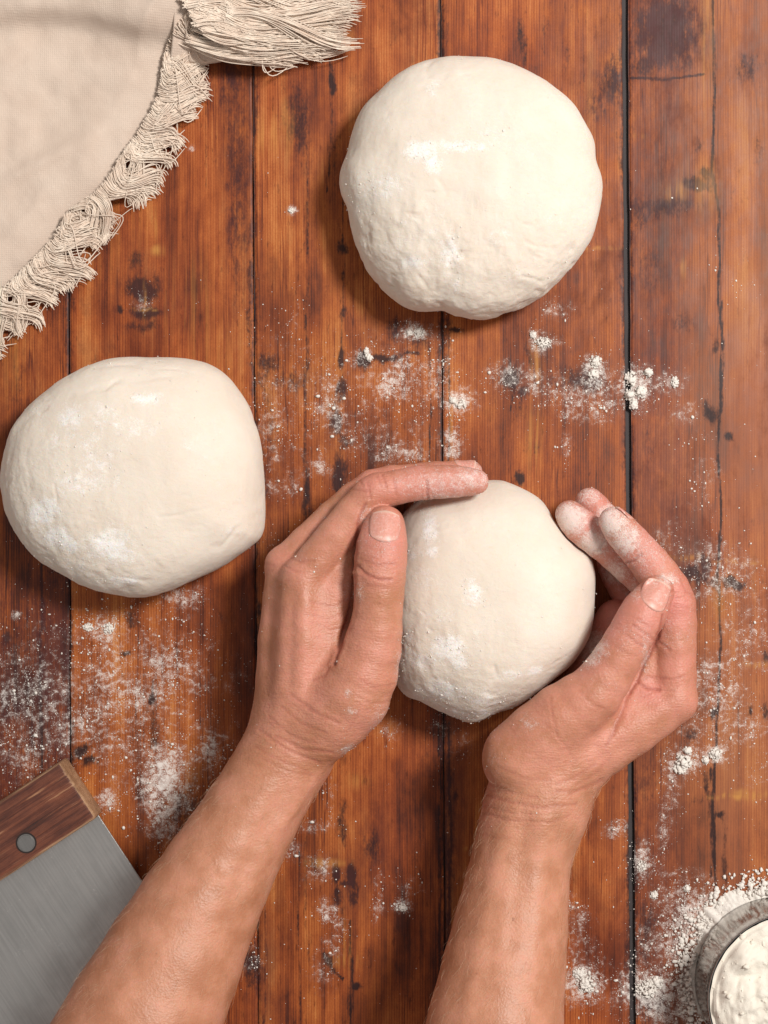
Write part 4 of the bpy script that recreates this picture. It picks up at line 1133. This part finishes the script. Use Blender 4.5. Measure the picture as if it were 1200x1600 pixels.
nu, nv = 190, 130
E = polyline(EDGE, nu)
vv = np.concatenate([np.linspace(0, 420, 100), np.linspace(440, 1000, 30)])
ex = E[:, 0][None, :] - vv[:, None] * 0.74
ey = E[:, 1][None, :] - vv[:, None] * 0.67
X, Y = ex.ravel(), ey.ravel()
Zc = cloth_z(X, Y)
edge_f = np.clip(np.repeat(vv, nu) / 60.0, 0, 1)
Zc = Zc * (0.55 + 0.45 * edge_f)
V = np.array([at(x, y, z) for x, y, z in zip(X, Y, Zc)])
me = mesh_np('fabric', V, grid_faces(nv, nu))
fab = link('fabric', me, M_CLOTH, cloth_root)
md = fab.modifiers.new('thickness', 'SOLIDIFY'); md.thickness = 0.0011; md.offset = -1

# the folded-over corner that carries the long fringe on the right
def fold_point(u, v):
    # u 0..1 along the fold from top to bottom, v 0..1 from the main sheet to the right
    x = 262 + v * (180 - 75 * u * u) + 10 * math.sin(u * 3)
    y = -80 + u * (186 - 34 * v ** 3) + v * (12 - 26 * (1 - u)) + 6 * math.sin(v * 5 + u * 2)
    roll = max(0.0, (u - 0.72) / 0.28)
    z = 0.022 + 0.006 * math.sin(u * 4.5 + v * 2) - v * 0.009
    z = z * math.sqrt(max(0.0, 1 - roll ** 2 * 0.86))
    return at(x, y, z)
n1, n2 = 60, 60
V = np.array([fold_point(i / (n1 - 1), j / (n2 - 1)) for i in range(n1) for j in range(n2)])
fab2 = link('folded_corner', mesh_np('folded_corner', V, grid_faces(n1, n2)[:, ::-1]), M_CLOTH, cloth_root)
md = fab2.modifiers.new('thickness', 'SOLIDIFY'); md.thickness = 0.0011; md.offset = -1

def lock(root_a, root_b, z_root, direction, length, curl, n_threads, z_tip=0.0012, arch=0.006, spread=0.25, radius=0.00027):
    """one lock of loose threads; roots spread between two points on the hem (pixels)"""
    paths, rad = [], []
    L0 = length
    ph = random.uniform(0, 6.28)
    dx, dy = direction
    wave = random.uniform(3.4, 6.2)
    dz = random.uniform(0, 0.0022)
    nx, ny = -dy, dx
    gather = random.uniform(0.10, 0.38)
    ph2, k2 = random.uniform(0, 6.28), random.uniform(8, 12)
    mid = ((root_a[0] + root_b[0]) / 2, (root_a[1] + root_b[1]) / 2)
    for k in range(n_threads):
        f = (k + random.uniform(-0.8, 0.8)) / n_threads
        rx, ry = root_a[0] + (root_b[0] - root_a[0]) * f, root_a[1] + (root_b[1] - root_a[1]) * f
        inn = random.uniform(-2, 10)
        rx -= inn * dx; ry -= inn * dy
        L = L0 * random.uniform(0.72, 1.06)
        loose = length < 100 and random.random() < 0.05
        amp = curl * (random.uniform(0.9, 1.12) if not loose else random.uniform(1.2, 2.2)) * (1 if not loose else random.choice((-1, 1)))
        n = 16
        t = np.linspace(0, 1, n)
        lat = amp * np.sin(t * (wave if not loose else 6.5) + ph * 0.15) - amp * math.sin(ph * 0.15)
        lat = lat + 1.5 * np.sin(t * k2 + ph2 + random.gauss(0, 0.35)) * t + random.gauss(0, 0.9) * t * t * 2.0 + random.gauss(0, 0.5) * np.sin(t * 3.1 + random.uniform(0, 3)) + spread * (f - 0.5) * 14 * t
        g = gather * t ** 0.8 * 0.9
        bx = rx * (1 - g) + mid[0] * g
        by = ry * (1 - g) + mid[1] * g
        x = bx + dx * L * t + nx * lat
        y = by + dy * L * t + ny * lat
        hgt = random.uniform(0.45, 1.0)
        z = z_root * (1 - t) ** 1.5 + z_tip * t + dz + arch * hgt * np.sin(np.clip(t * 1.15, 0, 1) * math.pi) + 0.0016 * hgt
        z = np.maximum(z, 0.0006)
        paths.append(np.array([at(a, b, c) for a, b, c in zip(x, y, z)]))
        rad.append(radius * random.uniform(0.8, 1.2))
    return tubes(paths, rad)

def add_lock(*a, **k):
    V, F = lock(*a, **k)
    link('fringe_lock', mesh_np('fringe_lock', V, F), M_THREAD, cloth_root)

hem = polyline(EDGE, 400)
seg = np.concatenate([[0], np.cumsum(np.hypot(*np.diff(hem, axis=0).T))])
def hem_at(s):
    return np.interp(s, seg, hem[:, 0]), np.interp(s, seg, hem[:, 1])
s = 30.0
while s < seg[-1] - 150:
    w = random.uniform(13, 21)
    a, b = hem_at(s - 4), hem_at(s + w + 4)
    tx, ty = b[0] - a[0], b[1] - a[1]
    q = math.hypot(tx, ty); tx, ty = tx / q, ty / q
    ox, oy = -ty, tx                                   # outward: down and right
    turn = random.uniform(-0.45, 0.35)
    d = (ox * math.cos(turn) - oy * math.sin(turn), ox * math.sin(turn) + oy * math.cos(turn))
    zr = float(cloth_z(np.array([a[0]]), np.array([a[1]]))[0]) * 0.62 + 0.0024
    add_lock(a, b, zr, d, random.uniform(58, 82), random.uniform(8, 19) * random.choice((1, 1, 1, 1, -1)), random.randint(44, 52), arch=random.uniform(0.003, 0.006))
    s += w * 0.78
# long fringe of the folded corner
TIPY = [-60, -20, 0, 35, 70, 98, 113]; TIPX = [520, 540, 552, 568, 546, 492, 436]
for k in range(66):
    u = (k + random.uniform(-0.5, 0.5)) / 65.0
    back = random.random() ** 1.3
    ty = -50 + u * 158
    tx = float(np.interp(ty, TIPY, TIPX)) - back * random.uniform(30, 110) * (0.4 if u > 0.8 else 1) + random.uniform(-10, 6)
    rx_ = 268 + random.uniform(0, 120) * (1 - 0.35 * back) + 22 * u
    ry_ = -46 + u * 128 + random.uniform(-14, 9)
    row = (rx_ - 268) / 60.0
    rx_ = min(rx_, tx - 60)
    q = math.hypot(tx - rx_, ty - ry_)
    d = ((tx - rx_) / q, (ty - ry_) / q)
    zr = (0.030 - row * 0.003) * (1 - 0.55 * max(0, u - .7) / .3)
    add_lock((rx_, ry_ - 8), (rx_ + 2, ry_ + 8), zr, d, q, (random.uniform(9, 19) * random.choice((1, 1, -1)) if u < 0.7 else random.uniform(7, 13)), 44, z_tip=0.003 + random.uniform(0, 0.008), arch=random.uniform(0.003, 0.008), spread=0.7)

# ---------------------------------------------------------------- bench scraper
zt = 0.021
c0 = at(151, 1278, zt); c1 = at(93.5, 1191, zt)
ud = np.array([-0.836, -0.548, 0]); ud /= np.linalg.norm(ud)         # along the handle, down and left in the picture
vd = np.array([-ud[1], ud[0], 0])                                     # from handle towards the blade
if vd.dot(c0 - c1) < 0: vd = -vd
W = float(np.dot(c0 - c1, vd))
LEN = 0.150
scraper = tag(empty('bench_scraper', (float(c1[0]), float(c1[1]), 0)), 'steel bench scraper with a worn riveted wooden handle by the left forearm', 'scraper')
scraper.rotation_euler = (0, 0, math.atan2(ud[1], ud[0]))
flip = 1 if np.cross(ud, vd)[2] > 0 else -1                            # local y runs from the handle's back to the blade
bm = bmesh.new()
bmesh.ops.create_cube(bm, size=1.0)
bmesh.ops.scale(bm, vec=(LEN, W, zt - 0.0006), verts=bm.verts)
bmesh.ops.translate(bm, vec=(LEN / 2, flip * W / 2, zt / 2 + 0.0003), verts=bm.verts)
bmesh.ops.bevel(bm, geom=bm.edges[:], offset=0.0021, segments=3, affect='EDGES', profile=0.6)
bmesh.ops.subdivide_edges(bm, edges=[e for e in bm.edges if e.calc_length() > 0.02], cuts=24, use_grid_fill=True)
ends = [f.index for f in bm.faces if abs(f.normal.x) > 0.6]
co = np.array([v.co[:] for v in bm.verts])
jj = fbm(co * np.array([60, 160, 160]), 3, 12)
for v, q in zip(bm.verts, jj):
    v.co.z += q * 0.00025; v.co.y += q * 0.0002
hd = bm_obj('handle', bm, M_HANDLE, scraper, True)
hd.data.materials.append(M_END)
for f in hd.data.polygons:
    if abs(f.normal.x) > 0.5:
        f.material_index = 1
edge_d = np.minimum(np.minimum(co[:, 0], LEN - co[:, 0]), np.minimum(np.abs(co[:, 1]), W - np.abs(co[:, 1])))
attr(hd.data, 'worn', np.exp(-(edge_d / 0.0018)) * 0.8)
def blade_at(z):
    return at(157, 1283, z)
zb = 0.0105
b0 = blade_at(zb) - np.array([c1[0], c1[1], 0])
bx, by = 0.0009, float(np.dot(b0, vd))
bm = bmesh.new()
bmesh.ops.create_cube(bm, size=1.0)
bmesh.ops.scale(bm, vec=(LEN - 2 * bx if bx > 0 else LEN, 0.092, 0.0013), verts=bm.verts)
bmesh.ops.translate(bm, vec=(bx + (LEN - 2 * bx if bx > 0 else LEN) / 2, flip * (W - 0.006 + 0.046), zb - 0.001), verts=bm.verts)
bmesh.ops.bevel(bm, geom=[e for e in bm.edges], offset=0.0003, segments=2, affect='EDGES')
bm_obj('blade', bm, M_BLADE, scraper)
rv = at(41, 1317, zt) - np.array([c1[0], c1[1], 0])
rx0, ry0 = float(np.dot(rv, ud)), float(np.dot(rv, vd))
M_RIVET_RING = mat_plain('rivet_ring_dark', (0.018, 0.010, 0.008), 0.8)  # flat dark disc whose edge shows as a ring round the rivet
for k in range(3):
    bm = bmesh.new()
    bmesh.ops.create_cone(bm, cap_ends=True, segments=28, radius1=0.0056, radius2=0.0056, depth=0.001)
    bmesh.ops.translate(bm, vec=(rx0 + k * (LEN - 2 * rx0) / 2, flip * ry0, zt - 0.00035), verts=bm.verts)
    bm_obj('rivet_ring', bm, M_RIVET_RING, scraper, False)
for k in range(3):
    bm = bmesh.new()
    bmesh.ops.create_cone(bm, cap_ends=True, segments=28, radius1=0.0049, radius2=0.0047, depth=0.0022)
    bmesh.ops.bevel(bm, geom=[e for e in bm.edges if abs(e.verts[0].co.z - e.verts[1].co.z) < 1e-6 and e.verts[0].co.z > 0], offset=0.0005, segments=2, affect='EDGES')
    bmesh.ops.translate(bm, vec=(rx0 + k * (LEN - 2 * rx0) / 2, flip * ry0, zt - 0.0004), verts=bm.verts)
    bm_obj('rivet', bm, M_RIVET, scraper, False)

# ---------------------------------------------------------------- steel cup of flour
CUP = at(1212, 1527, 0)
RC = 130 * PX
HC = 0.043
cup = tag(empty('steel_cup', (float(CUP[0]), float(CUP[1]), 0)), 'polished steel cup heaped with white flour in the bottom right corner', 'cup')
prof = [(0.0, 0.0012), (RC * 0.90, 0.0012), (RC * 0.97, 0.0022), (RC, 0.006), (RC * 0.998, 0.014), (RC * 0.99, 0.030), (RC * 0.988, HC - 0.002), (RC * 1.0, HC - 0.0006), (RC * 1.005, HC), (RC * 0.998, HC + 0.0006),
        (RC * 0.985, HC + 0.0002), (RC * 0.968, HC - 0.003), (RC * 0.965, 0.030), (RC * 0.96, 0.006), (RC * 0.9, 0.0035), (0.0, 0.003)]
ns = 96
V = np.array([(r * math.cos(2 * math.pi * k / ns), r * math.sin(2 * math.pi * k / ns), z) for r, z in prof for k in range(ns)])
link('bowl', mesh_np('bowl', V, grid_faces(len(prof), ns, True)), M_CUP, cup)
# flour inside the cup: a heap of its own
nr, na = 60, 150
V = []
for i in range(nr):
    r = RC * 0.982 * (i / (nr - 1)) ** 0.8
    for j in range(na):
        a = 2 * math.pi * j / na
        V.append((r * math.cos(a), r * math.sin(a), 0))
V = np.array(V)
rr = np.hypot(V[:, 0], V[:, 1]) / RC
P = V * np.array([1, 1, 0])
z = HC + 0.001 + 0.011 * (1 - rr ** 2) + fbm(P * 60 + 3, 4, 33) * 0.0045 + np.abs(fbm(P * 110, 4, 37)) * 0.0028 + fbm(P * 420, 3, 38) * 0.0009 + fbm(P * 1100, 2, 39) * 0.0004
lx, ly = -0.018, 0.017
q = ((V[:, 0] - lx) / 0.010) ** 2 + ((V[:, 1] - ly) / 0.007) ** 2
z -= 0.006 * np.exp(-q)
z += 0.004 * np.exp(-(((V[:, 0] + 0.028) / 0.006) ** 2 + ((V[:, 1] - 0.022) / 0.006) ** 2))
z = np.where(rr > 0.94, np.minimum(z, HC + 0.0012 + fbm(P * 220, 2, 3) * 0.0008), z)
V[:, 2] = z
fm_ = mesh_np('flour', V, grid_faces(nr, na, True))
fo = tag(link('flour', fm_, M_CREAM), 'heap of lumpy white flour filling the steel cup', 'flour')
fo.location = cup.location
# crumbs on top of the heap and over the rim
pts, sz = [], []
for k in range(420):
    a, r = random.uniform(0, 6.28), RC * 0.95 * math.sqrt(random.random())
    i = int(round((min(r / (RC * 0.967), 1)) ** 1.25 * (nr - 1))); j = int(a / 6.2832 * na) % na
    p = V[i * na + j]
    pts.append((p[0], p[1], p[2] - 0.0001)); sz.append(min(math.exp(random.gauss(math.log(0.00026), 0.7)), 0.0015))
tag(link('flour_lumps', lumps_mesh('flour_lumps', np.array(pts), sz, LUMP1), M_CREAM, fo), kind='stuff')

# ---------------------------------------------------------------- flour on the table
# the bank of flour round the foot of the cup
na, nr = 260, 26
A = np.linspace(0.75, 4.3, na)
W_ = 0.0040 + 0.004 * fbm(np.stack([A * 3.0, A * 0, A * 0], 1), 3, 14) + 0.0035 * fbm(np.stack([A * 16.0, A * 0, A * 0], 1), 4, 15) + 0.0065 * np.exp(-((A - 2.25) / 0.26) ** 2) + 0.003 * np.exp(-((A - 3.0) / 0.3) ** 2) - 0.004 * np.exp(-((A - 3.6) / 0.55) ** 2)
W_ = np.maximum(W_, 0.0016)
V = []
for i in range(nr):
    f = i / (nr - 1)
    for a, w in zip(A, W_):
        r = RC - 0.0012 + w * f
        V.append((r * math.cos(a), r * math.sin(a), 0.0055 * (1 - f) ** 0.8 * min(1, w / 0.01)))
V = np.array(V)
V[:, 2] = np.maximum(V[:, 2] * (1 + 0.5 * fbm(V * 160, 3, 8)) + fbm(V * 400, 3, 18) * 0.0006, 0.0005) + np.repeat(np.where(np.arange(nr) == nr - 1, -0.0012, 0.0), na)
bank = tag(link('flour_bank', mesh_np('flour_bank', V, grid_faces(nr, na)[:, ::-1]), M_FLOUR), 'bank of spilled flour curving round the foot of the steel cup', 'flour')
bank.location = cup.location
pts, sz = [], []
for k in range(1500):
    a = random.uniform(0.8, 4.2)
    r = RC + 0.001 + abs(random.gauss(0.005, 0.006)) * (1.0 if a < 2.9 else 0.7)
    if a > 3.0 and random.random() < 0.45: continue
    pts.append((r * math.cos(a), r * math.sin(a), 0.0006 + max(0, 0.003 - (r - RC) * 0.4))); sz.append(min(math.exp(random.gauss(math.log(0.00042), 0.6)), 0.0016))
tag(link('flour_lumps', lumps_mesh('flour_lumps', np.array(pts), sz, LUMP1), M_FLOUR, bank), kind='stuff')

def pile(blobs_, label, n, size, scat=1.0):
    pts, sz = [], []
    for x, y, rx, ry, hmm in blobs_:
        for k in range(n * 4):
            q = math.sqrt(random.random()) * scat * random.choice((1, 1, 1, 1.35)); a = random.uniform(0, 6.28)
            X, Y = x + rx * q * math.cos(a), y + ry * q * math.sin(a)
            s = 0.55 * min(math.exp(random.gauss(math.log(size), 0.5)), size * 2.4) * (1.25 - 0.7 * q / scat)
            pts.append(at(X, Y, 0.0) + np.array([0, 0, s * 0.35 + hmm * 0.001 * max(0, 1 - q * q)])); sz.append(s)
    return tag(link('flour_pile', lumps_mesh('flour_pile', np.array(pts), sz, LUMP1, 0.7), M_FLOUR), label, 'flour', 'small piles of spilled flour on the planks')

pile([(985, 592, 8, 12, 1.5), (984, 618, 7, 6, 2.2), (1001, 612, 9, 9, 2.0), (990, 632, 6, 8, 1.5)], 'forked white flour clump lying on the wide dark plank gap', 26, 0.0011)
pile([(930, 565, 10, 10, 1.2), (927, 585, 8, 7, .8)], 'flour clump just left of the forked clump, between it and the top dough ball', 28, 0.0008)
pile([(848, 535, 14, 8, 1.2), (833, 523, 5, 5, .5)], 'flour smear just below the right side of the top dough ball', 36, 0.0007)
pile([(1013, 582, 6, 6, 1.6)], 'small round flour lump above and right of the forked clump', 22, 0.0010)
pile([(1054, 597, 6, 9, 1.0)], 'slanted oval flour lump furthest right in the row under the top dough ball', 22, 0.0008)
pile([(1068, 1190, 14, 12, 2.0), (1062, 1200, 9, 8, 1.0), (1074, 1172, 6, 4, .5)], 'rounded flour heap beside the back of the right hand', 34, 0.0010)
pile([(1117, 1178, 11, 9, 1.3), (1102, 1187, 5, 6, .8)], 'small flour heap between the right hand\'s heap and the photo\'s right edge', 28, 0.0008)
pile([(915, 1537, 16, 14, 1.6), (905, 1520, 10, 8, .6)], 'flour heap on the plank just right of the right forearm', 40, 0.0009)
pile([(1010, 1545, 18, 16, 1.4), (1025, 1535, 10, 10, .8)], 'crumbly flour heap on the dark gap left of the steel cup', 36, 0.0009)
pile([(573, 550, 3.2, 7, .6), (577, 559, 4.5, 5, .7)], 'bright white flake of dough on the dark knot below the top dough ball', 16, 0.0009)
pile([(655, 519, 9, 7, .8), (640, 520, 4, 4, .4)], 'flour clump on the dark knot touching the top dough ball\'s shadow', 28, 0.0007)
pile([(720, 632, 9, 8, .8), (708, 626, 5, 5, .4)], 'flour smudge on the seam midway between the top dough ball and the hands', 28, 0.0007)
pile([(455, 329, 4, 4, .6)], 'single flour crumb cluster midway between the cloth and the top dough ball', 16, 0.0006)
pile([(630, 1418, 8, 5, .6)], 'flour dab on the plank between the two forearms', 24, 0.0006)
pile([(170, 982, 10, 9, .6), (138, 980, 9, 6, .5)], 'flour clumps just below the left dough ball', 30, 0.0007)
pile([(1003, 1352, 8, 9, .7)], 'flour dab on the dark gap right of the right forearm', 30, 0.0006)
pile([(1073, 1388, 5, 5, .8), (1022, 1398, 6, 6, .6)], 'two flour dabs above the bank round the cup', 24, 0.0007)

# loose flour: nobody could count it
n = 30000
wts = np.array([a * rx * ry * (0.5 + a) for x, y, rx, ry, a in FLOUR])
pick = RNG.choice(len(FLOUR), n, p=wts / wts.sum())
g = RNG.normal(0, 0.72, (n, 2))
X = FL[pick, 0] + g[:, 0] * FL[pick, 2]
Y = FL[pick, 1] + g[:, 1] * FL[pick, 3]
m = 1900
X = np.concatenate([X, RNG.uniform(-60, 1260, m)]); Y = np.concatenate([Y, 1650 - 1500 * RNG.beta(1.1, 1.4, m)])
cl = fbm(np.stack([X * 0.06, Y * 0.06, X * 0], 1), 3, 55)
keep = RNG.random(len(X)) < np.clip(0.35 + 1.6 * cl, 0.06, 1)
X, Y = X[keep], Y[keep]
S = np.exp(RNG.normal(math.log(0.00014), 0.66, len(X))).clip(0.00007, 0.0011)
P = np.stack([(X - 600) * PX, (800 - Y) * PX, S * 0.3], 1)
tag(link('loose_flour', lumps_mesh('loose_flour', P, S, LUMP0, 0.6), M_FLOUR), 'fine white flour scattered loosely over the planks', 'flour', kind='stuff')
